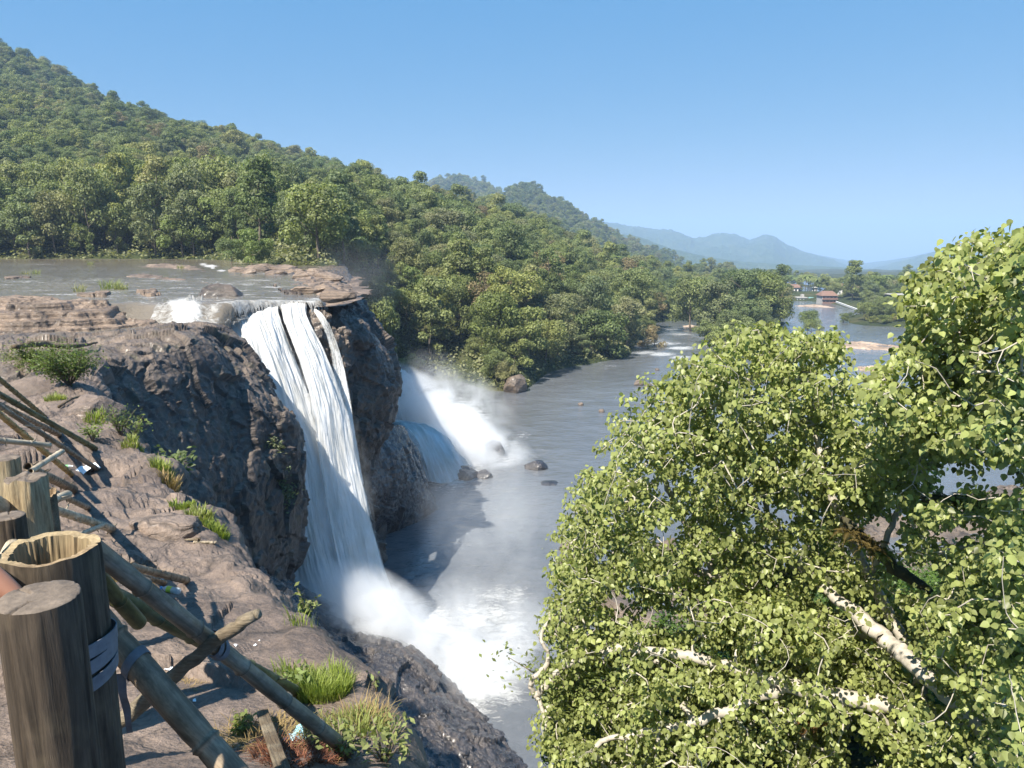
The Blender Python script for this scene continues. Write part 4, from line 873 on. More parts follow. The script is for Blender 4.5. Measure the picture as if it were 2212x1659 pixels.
M['driftwood'] = wood_mat('rotten dark branch', (.035, .027, .02), (.13, .095, .06), (.28, .24, .17), sc=1.5, bd=.02, axis=0)
def bamboo_mat(name, c0, c1, c2):
    m, nt = NM(name); s = NT(nt); p = s.objc()
    a = s.noise(s.mapping(p, (.6, 12, 12)), 2., 6, .65, .3); b = s.noise(p, 1.7, 5, .65); g = s.noise(p, 30., 4, .6)
    c = s.ramp(b, [(.32, c0), (.5, c1), (.7, c2)]); c = s.mix(.8, c, s.ramp(a, [(.3, .12), (.7, .8)]), 'OVERLAY'); c = s.mix(s.ramp(s.noise(s.mapping(p, (1.5, 5, 5)), 2.3, 6, .7, .5), [(.5, 0.), (.66, .6)]), c, tuple(v*.3 for v in c0)); c = s.mix(.3, c, s.ramp(g, [(.3, .3), (.7, .75)]), 'OVERLAY')
    c = s.mix(s.ramp(s.attr('node'), [(.3, 0.), (1., .65)]), c, tuple(v*.35 for v in c1))
    s.out(s.bsdf(Base_Color=c, Roughness=.55, Specular_IOR_Level=.35, Normal=s.bump(s.math('ADD', a, s.math('MULTIPLY', g, .3)), .5, .004))); return m
BM = {'pale': bamboo_mat('pale dry bamboo', (.30, .24, .16), (.42, .35, .25), (.52, .45, .34)), 'grey': bamboo_mat('grey weathered bamboo', (.11, .09, .06), (.20, .165, .12), (.32, .28, .21)),
 'olive': bamboo_mat('olive bamboo', (.05, .055, .022), (.11, .11, .045), (.18, .16, .07)), 'yellow': bamboo_mat('yellow bamboo', (.24, .17, .06), (.36, .26, .10), (.42, .33, .16)),
 'green': bamboo_mat('green brown bamboo', (.045, .05, .02), (.09, .095, .04), (.17, .16, .09)), 'brown': bamboo_mat('brown bamboo', (.14, .10, .065), (.23, .17, .11), (.34, .27, .19))}
M['hollow'] = simple('dark hollow', (.02, .015, .01), .95)
def bamboo(A, B, d0, d1, mat, label, group='bamboo poles propped from the fence onto the rock', node=.38, bend=0., seed=0, name='bamboo_pole', stub=True):
    """a culm from A to B (world) with swollen nodes, side stubs and hollow cut ends"""
    A, B = Vector(A), Vector(B); ax = B-A; L = ax.length; rg = random.Random(seed+int(L*100)); X = ax.normalized(); q = X.to_track_quat('X', 'Z')
    prof = []; x = 0.; nx = []; k = rg.uniform(.15, .8)*node
    while k < L-.04: nx.append(k); k += node*rg.uniform(.85, 1.15)
    xs = sorted(set([0, L]+[i*L/24 for i in range(25)]+sum([[n-.018, n-.008, n, n+.008, n+.018] for n in nx if .03 < n < L-.03], [])))
    pts = []; rad = []; na_ = []
    for x in xs:
        t = x/L; r = (d0+(d1-d0)*t)/2; dn = min([abs(x-n) for n in nx] or [9]); sw = math.exp(-(dn/.009)**2); 
        pts.append((x, math.sin(t*math.pi)*bend, -math.sin(t*math.pi)*bend*.5)); rad.append(r*(1+.14*sw-.07*math.exp(-((dn-.018)/.01)**2))); na_.append(sw)
    seg = 16; V, F = tube(pts, rad, seg, cap=False, jitter=.012, rng=rg); nd = sum([[a]*seg for a in na_], [])
    # hollow ends
    for e, ix, sg in ((0, 0, 1), (len(xs)-1, 0, -1)):
        b0 = e*seg; c = Vector(pts[e]); b = len(V)
        for k in range(seg): V.append(c+(V[b0+k]-c)*.78); nd.append(0)
        for k in range(seg): V.append(c+(V[b0+k]-c)*.74+Vector((sg*.07, 0, 0))); nd.append(1)
        for k in range(seg): F.append((b0+k, b0+(k+1) % seg, b+(k+1) % seg, b+k)); F.append((b+k, b+(k+1) % seg, b+seg+(k+1) % seg, b+seg+k))
        F.append(tuple(b+seg+k for k in range(seg)))
    if stub:
        for n in nx:
            if rg.random() < .45:
                i = min(range(len(xs)), key=lambda i: abs(xs[i]-n)); a = rg.uniform(0, 6.28); o = Vector(pts[i]); dr = Vector((.5, math.cos(a), math.sin(a))).normalized(); r = rad[i]; tv, tf = tube([o+dr*r*.6, o+dr*(r+.012), o+dr*(r+.035+.02*rg.random())], [r*.28, r*.2, r*.13], 6)
                b = len(V); V += tv; F += [tuple(j+b for j in f) for f in tf]; nd += [.8]*len(tv)
    o = mk(name, V, F, BM[mat], smooth=True, attr={'node': nd}); o.location = A; o.rotation_mode = 'QUATERNION'; o.rotation_quaternion = q
    return tag(o, label, 'bamboo pole', group)
def HP(px, py, up=0., dflt=10):
    h = hit(px, py) or P(px, py, dflt); return h+Vector((0, 0, up))
def bpole(a, b, dpx, mat, label, ya, yb=None, **k):
    """a: place of the upper end at distance ya; b: foot, on the rock (or at distance yb)"""
    A = P(*a, ya); B = HP(*b) if yb is None else P(*b, yb); d0 = dpx[0]/FPX*(A.length*.985); d1 = dpx[1]/FPX*(B.length*.985)
    if yb is None: B = B+Vector((0, 0, d1*.3))
    return bamboo(A, B, d0, d1, mat, label, **k)
bpole((-60,770),(97,903),(9,8),'olive','dark olive pole, highest and farthest in the bundle of leaning poles', 15, seed=1)
bpole((-60,818),(207,973),(11,10),'green','longest green pole of the leaning bundle, ending on pale rock', 13, seed=2)
bpole((-50,850),(128,942),(11,10),'brown','tan pole lying between the green pole and the grey pole', 12.2, seed=3)
bpole((-50,846),(210,1016),(10,9),'grey','long grey brown pole under the green one in the bundle', 11.4, seed=4)
bpole((-40,862),(155,1028),(11,10),'yellow','yellow pole crossing under the pale horizontal pole', 10.4, seed=5)
bpole((-70,944),(108,962),(11,10),'pale','pale pole lying level across the leaning bundle', 8.6, 9.6, seed=6)
bpole((52,919),(90,925),(3,3),'grey','thin grey stick across the bundle', 10, 11, seed=7, stub=False)
bpole((66,1018),(134,975),(10,10),'pale','short pale pole end pointing up beside the yellowed log', 5.0, 6.4, seed=8)
bpole((60,1008),(160,1062),(15,14),'brown','stout pinkish brown pole coming out behind the yellowed log', 6.0, seed=9)
bpole((70,1042),(191,1100),(9,10),'grey','thin grey pole just below the stout pinkish one', 6.3, seed=10)
bpole((84,1092),(146,1068),(15,16),'pale','short thick white cut pole end beside the black stump', 5.2, 6.2, seed=11, node=.5)
bpole((70,1084),(243,1147),(16,14),'pale','long pale pole lying on the bare rock beside the yellowed log', 5.0, seed=12)
bpole((165,1158),(227,1133),(9,9),'pale','short split pale piece lying across the foot of the long pale pole', 6.2, 9.2, seed=13)
bpole((180,1198),(404,1258),(15,14),'brown','brown pole behind the hollow log pointing to the puddle', 4.2, seed=14)
bpole((190,1212),(356,1262),(11,10),'brown','thinner brown pole tucked under the brown one', 4.3, seed=15)
bpole((196,1180),(790,1652),(38,26),'grey','longest thick grey pole running down over the grass tuft', 2.55, 4.15, seed=16, node=.42)
bpole((205,1262),(650,1500),(32,22),'green','dark green pole under the longest thick grey pole', 2.9, 5.0, seed=17, node=.42)
bpole((196,1228),(300,1345),(32,28),'olive','short split olive piece hugging the thick grey pole', 2.62, 3.0, seed=37, node=.6)
bpole((150,1268),(560,1735),(52,50),'brown','heaviest pale brown pole in front, tied with a grey strap', 2.75, 2.5, seed=18, node=.5)
bpole((330,1318),(432,1362),(16,17),'pale','pale hollow pole end showing behind the thick grey pole', 5.0, 6.2, seed=19)
bpole((-30,1075),(60,1130),(30,28),'pale','pale pole behind the yellowed log at the left edge', 3.8, 4.4, seed=20)
bpole((-30,1290),(30,1180),(30,30),'pale','pale pole end beside the hollow log at the left edge', 2.9, 3.3, seed=21)
# sticks
def stick(pts, rad, mat, label, cat='stick', name='stick', seed=0, group=None, seg=9, jit=.14):
    c = _cr(np.array([tuple(p) for p in pts]), 26); r = np.interp(np.linspace(0, 1, 26), np.linspace(0, 1, len(rad)), rad); rg = random.Random(seed)
    c = c+np.random.RandomState(seed).normal(size=c.shape)*r[:, None]*.12
    V, F = tube(c, r, seg, jitter=jit, rng=rg); o = mk(name, V, F, mat, smooth=True); return tag(o, label, cat, group)
stick([HP(127,882,.05), HP(155,870,.12), HP(180,861,.08)], [.045,.04,.035], M['driftwood'], 'weathered stick lying on the blunt rock by the rim', seed=3)
stick([HP(418,1175,.03), HP(467,1178,.04)], [.02,.025], BM['pale'], 'short pale stick lying at the rim of the ledge', seed=4)
stick([P(30,750,30), P(90,742,32), P(150,748,33), P(210,740,35)], [.10,.14,.12,.04], M['driftwood'], 'bleached dead log behind the leafy shrub', cat='log', name='log', seed=5)
stick([HP(400,1170,.03), HP(430,1172,.05)], [.01,.03], M['driftwood'], 'broken grey splinter beside the pale stick', seed=6)
# plank leaning at the bottom
A, B = HP(568,1565,.10), HP(615,1680,.02); ax = (B-A); pl = MB().box((ax.length/2, 0, 0), (ax.length, .075, .022)).build('plank', M['driftwood']); pl.location = A; pl.rotation_mode = 'QUATERNION'; pl.rotation_quaternion = ax.normalized().to_track_quat('X', 'Z')
bv = pl.modifiers.new('b', 'BEVEL'); bv.width = .006; tag(pl, 'weathered grey plank end lying in the dry weeds', 'plank')
# posts
def post(name, top, r, zbot, mat, label, seed=0, hollow=0., taper=1., lean=(0, 0), lump=.0, crack=3, cat='post', seg=96, zrim=0.):
    rg = np.random.RandomState(seed); H_ = top.z-zbot; n = 60; V = []; 
    ang = np.linspace(0, 2*np.pi, seg, endpoint=False); cr = rg.uniform(0, 6.28, crack); cw = rg.uniform(.02, .05, crack)
    for i in range(n):
        t = i/(n-1); z = zbot+H_*t; q = np.stack([np.cos(ang)*1.3, np.sin(ang)*1.3, np.full(seg, z*1.1)+seed], 1)
        rr = r*(1+(1-t)*(taper-1))*(1+.05*fbm(q, 3)+lump*fbm(q*np.array([1.4, 1.4, 2.6]), 3)+.012*perlin(np.stack([np.cos(ang)*14, np.sin(ang)*14, np.full(seg, z*1.2)], 1)))
        for a0, w0 in zip(cr, cw):
            dd = np.abs((ang-a0-.1*math.sin(z*5+a0)+np.pi) % (2*np.pi)-np.pi); rr = rr-r*.09*np.exp(-(dd/w0)**2)
        if t > .985: rr = rr*.985
        zz = z+(zrim*fbm(np.stack([np.cos(ang)*1.2, np.sin(ang)*1.2, ang*0+seed], 1), 3) if t > .8 else 0*ang)
        V.append(np.stack([rr*np.cos(ang)+lean[0]*(t-1)*H_, rr*np.sin(ang)+lean[1]*(t-1)*H_, zz+0*ang], 1))
    V = [v for v in V]; F = [(i*seg+k, i*seg+(k+1) % seg, (i+1)*seg+(k+1) % seg, (i+1)*seg+k) for i in range(n-1) for k in range(seg)]
    last = V[-1]; inner = []
    if hollow:
        for fac, dz in ((hollow, -.004), (hollow*.96, -.10), (hollow*.9, -.45)): w = last.copy(); w[:, :2] *= fac*(1+.05*rg.normal(size=(seg, 1))*.3); w[:, 2] += dz; inner.append(w)
    else:
        for fac, dz in ((.97, .004), (.66, .004), (.33, .003)): w = last.copy(); w[:, :2] *= fac; w[:, 2] += dz+.003*fbm(w*30, 3)-.02*sum(np.exp(-((((ang-a0+np.pi) % (2*np.pi))-np.pi)/.06)**2) for a0 in cr[:2]); inner.append(w)
    o_ = empty(name, (top.x, top.y, 0)); body = mk('log_body', np.concatenate(V), F, mat, o_, True)
    W = [last]+inner; F2 = [(i*seg+k, i*seg+(k+1) % seg, (i+1)*seg+(k+1) % seg, (i+1)*seg+k) for i in range(len(W)-1) for k in range(seg)]+[tuple((len(W)-1)*seg+k for k in range(seg))]
    mk('hollow_core' if hollow else 'cut_top', np.concatenate(W), F2, M['corewood'] if hollow else M['endgrain'], o_, not hollow)
    return tag(o_, label, cat, None)
M['corewood'] = wood_mat('pale inner wood', (.10, .065, .035), (.28, .20, .12), (.38, .31, .18), sc=.8)
post('fence_post', P(84,1290,1.87), .100, -2.6, M['oldwood'], 'cracked round post nearest the camera with a flat grey top', 1, crack=6)
post('fence_post', P(107,1183,2.26), .146, -2.7, M['oldwood'], 'wide hollow log post with a jagged yellow rim', 2, hollow=.80, crack=5, zrim=.022)
post('fence_post', P(54,1032,4.1), .105, -3.4, M['knotwood'], 'knotty yellowed log with a dark slanted cut top', 3, lump=.30, crack=4, zrim=.03)
post('fence_post', P(12,990,5.0), .085, -3.6, M['knotwood'], 'squat sawn log at the left edge behind the yellowed log', 4, crack=3)
post('stump', P(100,1062,4.35), .052, -3.4, M['driftwood'], 'small charred black stump with an orange hollow', 5, hollow=.7, crack=3, zrim=.08, cat='stump')
post('fence_post', P(18,1115,3.4), .07, -3.0, M['oldwood'], 'dark post tucked behind the hollow log at the left', 6, crack=3)
# straps tied round poles and post
M['strap'] = simple('grey webbing strap', (.10, .105, .12), .7, (.17, .18, .20), 25, .4, .003)
def band(name, c, ax, r, wdt, label, cat='strap', tilt=0., tail=None, wraps=1, group=None):
    ax = Vector(ax).normalized(); s_ = ax.cross(Vector((0, 0, 1))).normalized(); b_ = ax.cross(s_); V = []; F = []; n = 40
    for w_ in range(wraps):
        b0 = len(V)
        for k in range(n):
            a = 2*math.pi*k/n; rr = r*(1.0+.01*w_); d = (s_*math.cos(a)+b_*math.sin(a))*rr; sh = ax*(tilt*math.sin(a+w_*.8)+w_*wdt*.8)
            for o1, th in ((-wdt/2, 0), (wdt/2, 0), (wdt/2, .004), (-wdt/2, .004)): V.append(Vector(c)+d*(1+th/r)+sh+ax*o1)
        for k in range(n):
            a0 = b0+k*4; a1 = b0+((k+1) % n)*4
            for j in range(4): F.append((a0+j, a0+(j+1) % 4, a1+(j+1) % 4, a1+j))
    if tail:
        b0 = len(V); T = _cr(np.array([tuple(p) for p in tail]), 14); sd = Vector((1, .2, 0))*wdt*.5
        for i, p in enumerate(T): p = Vector(p); ww = sd*(1-.4*i/13); V += [p-ww, p+ww+Vector((0, .004*math.sin(i), 0))]
        F += [(b0+2*i, b0+2*i+1, b0+2*i+3, b0+2*i+2) for i in range(len(T)-1)]
    return tag(mk(name, V, F, M['strap'], smooth=False), label, cat, group)
pa, pb = P(150,1268,2.75), P(560,1735,2.5); ax = pb-pa
c = pa+ax*.36; rr_ = 51/FPX*pa.length*.985/2
band('strap', c, ax, rr_*1.03, .035, 'grey webbing strap round the heaviest pole with its tail hanging', tilt=.02, tail=[c+Vector((-.045, -.04, -.02)), c+Vector((-.035, -.05, -.10)), c+Vector((-.03, -.045, -.18)), c+Vector((-.028, -.045, -.27))])
p2 = P(107,1183,2.26); band('strap', (p2.x, p2.y, p2.z-.42), (0, .05, 1), .155, .045, 'grey strap wound three times round the hollow log post', tilt=.03, wraps=3)
A_, B_ = P(196,1180,2.55), P(790,1652,4.15); c = A_+(B_-A_)*.60
def onpole(A, B, px):
    best = min((abs((1106+FPX*q.x/(q.y*CP-q.z*SP))-px), i) for i, q in ((i, A+(B-A)*i/200) for i in range(201))); return A+(B-A)*best[1]/200
B_ = HP(790,1652) if hit(790,1652) else B_
xp = onpole(A_, P(790,1652,4.15), 462)
stick([xp+Vector((-.62, -.02, -.52)), xp+Vector((-.35, -.07, -.28)), xp+Vector((-.03, -.075, .0)), xp+Vector((.13, -.06, .12)), xp+Vector((.22, -.04, .17))], [.028,.034,.031,.030,.022], M['driftwood'], 'rough dark branch tied across the longest thick grey pole', seed=2)
band('strap', xp, P(790,1652,4.15)-A_, .045, .03, 'grey strap knotted where the dark branch crosses the thick grey pole', tilt=.03, wraps=2)
# litter
M['plasticwhite'] = simple('white plastic', (.7, .72, .74), .4); M['plasticblue'] = simple('blue plastic', (.08, .30, .62), .4); M['labelyellow'] = simple('yellow green label', (.45, .55, .05), .5); M['labelgreen'] = simple('green print', (.10, .35, .12), .5); M['bagblue'] = simple('light blue plastic bag', (.30, .55, .66), .5)
m, nt = NM('clear plastic'); s = NT(nt); s.out(s.bsdf(Base_Color=(.75, .82, .85), Roughness=.15, Alpha=.55)); M['clear'] = m
def bottle(p, rz, L, label, capm, labm):
    o = empty('plastic_bottle', p, rz); r = L*.14; xs = [0, .01, .1, .3, .33, .36, .6, .78, .9, .93, 1.]; rr = [.5, .95, 1, 1, .93, 1, 1, .9, .42, .38, .38]
    V, F = tube([(x*L*.93, 0, r) for x in xs], [k*r for k in rr], 16); mk('bottle_body', V, F, M['clear'], o, True)
    V, F = tube([(L*.91, 0, r), (L*1.0, 0, r)], [r*.5, r*.5], 14); mk('cap', V, F, M[capm], o); V, F = tube([(L*.36, 0, r), (L*.62, 0, r)], [r*1.03]*2, 16, cap=False); mk('bottle_label', V, F, M[labm], o)
    return tag(o, label, 'bottle')
bottle(HP(388,1284,.0), R(160), .26, 'clear drink bottle with a blue cap lying by the puddle', 'plasticblue', 'labelyellow')
bottle(HP(133,1011,.0), R(10), .24, 'crushed clear bottle with green print under the yellow pole', 'plasticwhite', 'labelgreen')
def scrap(px, py, sz, mat, label, seed, group=None, cat='litter'):
    rg = np.random.RandomState(seed); n = 7; g = np.stack(np.meshgrid(np.linspace(-1, 1, n), np.linspace(-1, 1, n)), -1).reshape(-1, 2)*np.array([1, .6])*sz/2; g = g+rg.normal(size=g.shape)*sz*.04
    z = fbm(np.column_stack([g/sz*2.5, np.full(len(g), seed*3.)]), 3)*sz*.35+sz*.12; a = rg.uniform(0, 3); c, s_ = math.cos(a), math.sin(a)
    o = mk('litter', np.column_stack([g[:, 0]*c-g[:, 1]*s_, g[:, 0]*s_+g[:, 1]*c, z]), gridfaces(n, n), mat, loc=HP(px, py, .005)); return tag(o, label, cat, group)
for i, (px, py, z_) in enumerate([(367,1447,.07),(509,1395,.035),(551,1395,.03),(420,1515,.035),(500,1640,.05),(462,1637,.04),(350,1120,.05),(352,1252,.06),(622,1598,.05),(340,1240,.05),(400,1514,.02),(560,1385,.02)]):
    scrap(px, py, z_, M['plasticwhite'], 'scrap of white paper litter on the bare rock', i, 'white litter scraps')
scrap(642,1598,.17, M['bagblue'], 'torn light blue plastic bag in the weeds', 40); scrap(190,1017,.5, M['plasticwhite'], 'flattened white plastic sheet at the foot of the grey pole', 41)
# puddle
pd = HP(375,1282,.0); v = [(math.cos(a)*.42*(1+.25*math.sin(3*a)), math.sin(a)*.22*(1+.2*math.cos(2*a)), 0) for a in np.linspace(0, 6.28, 30)[:-1]]
# ------------------------------------------------------------------ grass tufts, shrubs and ferns
M['palegrass'] = leaf_mat('pale river grass', [(.22, .26, .09), (.27, .27, .13)], .4, .6, .2, .3)
def tuft(px, py, rad, h, n, mat, label, seed, group='grass tufts on the rocks', loc=None, lean=.5, w=.008, name='grass_tuft', wx=1.):
    rg = np.random.RandomState(seed); c = loc if loc is not None else HP(px, py); V = []; F = []; T = []
    for i in range(n):
        a = rg.uniform(0, 6.28); r = rad*math.sqrt(rg.uniform()); x, y = r*math.cos(a)*wx, r*math.sin(a); z = (down(c.x+x, c.y+y)-c.z if loc is None else 0); z = max(-.5, min(.4, z)); L = h*rg.uniform(.5, 1.15); b = a+rg.normal()*.8; d = np.array([math.cos(b), math.sin(b), 0])*lean*rg.uniform(.2, 1.2); s_ = np.array([-math.sin(b), math.cos(b), 0])*w*rg.uniform(.6, 1.3); t = rg.uniform(.1, .95); b0 = len(V)
        for k, (q, ww) in enumerate(((0, 1), (.35, .9), (.7, .6), (1, .05))):
            p = np.array([x, y, z-.02])+d*L*q*q+np.array([0, 0, L*(q-.28*lean*q*q)]); V += [p-s_*ww, p+s_*ww]; T += [t, t]
            if k: F.append((b0+2*k-2, b0+2*k-1, b0+2*k+1, b0+2*k))
    return tag(mk(name, V, F, mat, attr={'tint': T}, loc=c), label, 'grass', group)
tuft(690,1500,.24,.19,1500,M['grass'],'large bright green tuft of long grass beside the longest pole',1,None,w=.0045)
tuft(750,1585,.30,.13,700,M['grass'],'green weeds below the large grass tuft at the ledge rim',2,None,w=.005)
tuft(640,1475,.16,.15,250,M['grass'],'thin light green weeds at the left of the large tuft',12,None,w=.004)
tuft(780,1560,.25,.16,380,M['dry'],'dry straw coloured weeds right of the large grass tuft',3,None,lean=.9,w=.003)
tuft(560,1600,.35,.12,900,M['dry'],'matted dry straw around the grey plank',4,None,lean=1.2,w=.003)
tuft(650,1640,.26,.10,900,M['dryred'] if 'dryred' in M else M['dry'],'reddish dry ground plants at the bottom of the ledge',5,None,lean=1.2,w=.004)
tuft(395,1480,.16,.05,250,M['dry'],'small pale straw patch on the shaded rock',6,None,lean=1.5,w=.003)
tuft(290,1258,.35,.20,500,M['dry'],'dry brown weeds behind the two brown poles',7,None,lean=.9,w=.004)
for i, (px, py, rd, h, n, mt, lab) in enumerate([(119,862,.3,.22,260,'grass','small bright yellow green tuft among the shaded rocks'),(368,1050,.2,.3,160,'dry','straw coloured dry tuft on the rim of the ledge'),
 (395,1098,.20,.14,260,'grass','upper end of the green grass strip on the ledge rim'),(432,1122,.20,.16,320,'grass','middle of the green grass strip on the ledge rim'),(468,1147,.18,.14,260,'grass','lower end of the green grass strip on the ledge rim'),
 (285,955,.25,.25,220,'grass','grey green grass hanging below the tall rim shrub'),(350,1014,.25,.3,250,'grass','small yellowed tuft at the dark edge of the ledge'),(650,1350,.15,.2,30,'grass','few thin blades on the low rim of the ledge'),(205,905,.3,.3,200,'grass','tiny green tuft under the blunt rock')]):
    tuft(px, py, rd, h, n, M[mt], lab, 20+i, None, w=.012 if py < 1200 else .005)
for i, (px, py, h, lab) in enumerate([(240,622,1.1,'bushy green grass tuft on a dark rock in the upper river'),(262,624,.8,'smaller grass tuft right of the bushy one in the upper river'),(172,628,.9,'brownish grass tuft on the small dark rock'),(78,590,.8,'left one of two thin grass tufts at the far left of the river'),(55,590,.6,'leftmost short grass tuft in the upper river'),(195,569,.9,'grass tuft near the far bank of the upper river'),(390,578,.9,'grass tuft on the far rock bar beside the chute')]):
    tuft(px, py, .9 if i < 1 else .55, h*1.1, 110 if i < 2 else 50, M['palegrass'], lab, 50+i, None, loc=PZ(px, py+3, -4.4), w=.022, lean=.8)
def shrub(c, Rr, Hh, n, size, mat, label, seed, stems=14, cat='shrub', flat=1.):
    rg = np.random.RandomState(seed); o = empty('shrub', c); tag(o, label, cat); mb = MB(); pts = []
    for i in range(stems):
        a = rg.uniform(0, 6.28); e = Vector((math.cos(a)*Rr*rg.uniform(.3, 1), math.sin(a)*Rr*rg.uniform(.3, 1), Hh*rg.uniform(.55, 1))); m_ = e*.5+Vector((0, 0, Hh*.12)); mb.add(*tube([Vector((0, 0, -.05)), m_, e], [.014*Rr+.004, .010*Rr+.003, .004], 5)); T = np.linspace(.3, 1.05, int(n/stems))[:, None]
        q = (2*(1-T)*T)*np.array(m_)*1+T*T*np.array(e)+rg.normal(size=(len(T), 3))*Rr*.13; pts.append(q)
    mb.build('stem', M['bark'], o, True); q = np.concatenate(pts); nr = rg.normal(size=q.shape); nr[:, 2] = abs(nr[:, 2])+.5; nr /= np.linalg.norm(nr, axis=1)[:, None]
    v, f, t = leafquads(q, nr, size, rg, np.clip(.5+rg.normal(size=len(q))*.2, 0, 1), .5); mk('foliage', v, f, mat, o, attr={'tint': t}); return o
shrub(HP(150,832), 1.15, 1.3, 3600, .10, M['bush'], 'leafy green shrub on the rocks at the edge of the dark block', 1, 26)
shrub(HP(85,815), 1.3, 1.25, 3200, .09, M['bush'], 'yellow green creeper left of the leafy shrub', 2, 22)
shrub(HP(60,790), 1.2, .6, 1400, .08, M['bush'], 'low scrub at the left beneath the bleached log', 3, 16)
shrub(HP(262,940), .5, .75, 600, .06, M['bush'], 'tall thin shrub on the rim above the dark cliff', 5, 14)
shrub(HP(290,945), .55, .6, 160, .10, M['leafC'], 'small leafy sapling leaning over the dark cliff', 6, 8)
shrub(P(350,1000,19)+Vector((0, 0, -.6)), .9, .9, 320, .18, M['leafA'], 'dark leafy plant growing from the shaded cliff edge', 7, 9)
shrub(HP(200,950), .4, .4, 180, .1, M['leafC'], 'small green weed at the foot of the blunt rock', 8, 8)
shrub(P(665,1345,7.4), .16, .42, 60, .085, M['leafC'], 'slender sapling standing above the dark gorge at the ledge rim', 9, 5)
shrub(P(815,1500,5.3), .08, .22, 24, .05, M['leafC'], 'single green sprig on the ledge corner', 10, 3)
for i, (px, py, Y, r, h) in enumerate([(600,1030,45.6,1.5,3.2),(612,1080,45.8,1.4,3.4),(590,980,45,1.2,2.4),(635,1060,46.2,1.0,1.6)]):
    shrub(P(px, py, Y)+Vector((0, -.7, -h*.5)), r, h, 1400, .22, M['leafA'], ['dark shrub hanging on the cliff face beside the falls', 'lowest of the dark shrubs hanging beside the falls', 'topmost dark shrub on the cliff beside the falls', 'small leafy branch reaching over the falling water'][i], 30+i, 16)
for i, (px, py, r, lab) in enumerate([(640,1490,.18,'light green weed at the upper left of the large tuft'),(830,1640,.22,'bright leafy weed at the lower right of the ledge'),(740,1640,.2,'leafy green weed under the longest pole'),(520,1590,.12,'small green weed beside the grey plank')]):
    shrub(HP(px, py), r, r*1.1, 170, .045, M['leafC'], lab, 50+i, 12)
# person's arm resting past the front post
M['skin'] = simple('brown skin', (.27, .125, .075), .55, (.33, .16, .10), 8, .15, .002)

import bpy
bm_ = [  # joints: hips, chest, neck, head, arm reaching to the post
 ((-2.02,2.05,-1.15),.15,-1),((-2.02,2.05,-.90),.14,0),((-2.0,2.06,-.62),.15,1),((-2.0,2.07,-.42),.10,2),((-2.0,2.07,-.32),.058,3),((-1.99,2.08,-.20),.085,4),((-1.98,2.09,-.08),.08,5),
 ((-1.86,2.06,-.50),.062,3),((-1.78,2.05,-.68),.050,7),((-1.66,2.04,-.84),.044,8),((-1.50,2.03,-.95),.036,9),((-1.43,2.03,-1.02),.028,10),((-1.40,2.03,-1.06),.024,11),
 ((-1.38,2.03,-1.10),.011,12),((-1.37,2.03,-1.14),.009,13),((-1.395,2.01,-1.11),.011,12),((-1.39,2.0,-1.15),.009,15),((-1.42,2.0,-1.10),.010,12),((-1.42,1.99,-1.13),.008,17),
 ((-2.17,2.08,-.46),.062,3),((-2.22,2.1,-.75),.048,19),((-2.2,2.05,-1.0),.036,20),
 ((-2.11,2.05,-1.25),.09,0),((-2.11,2.06,-1.6),.06,22),((-2.11,2.07,-2.0),.045,23),((-2.11,1.97,-2.05),.04,24),((-1.93,2.05,-1.25),.09,0),((-1.93,2.06,-1.6),.06,26),((-1.93,2.07,-2.0),.045,27),((-1.93,1.97,-2.05),.04,28)]
me = bpy.data.meshes.new('person'); me.from_pydata([b[0] for b in bm_], [(b[2], i) for i, b in enumerate(bm_) if b[2] >= 0], []); po = bpy.data.objects.new('person', me); col.objects.link(po); me.materials.append(M['skin'])
sm = po.modifiers.new('skin', 'SKIN'); po.modifiers.new('sub', 'SUBSURF').levels = 2; po.modifiers['sub'].render_levels = 2
for v_, b in zip(me.skin_vertices[0].data, bm_): v_.radius = (b[1], b[1])
me.skin_vertices[0].data[0].use_root = True; sm.use_smooth_shade = True
tag(po, 'person at the left edge whose bare forearm reaches behind the front post', 'person')
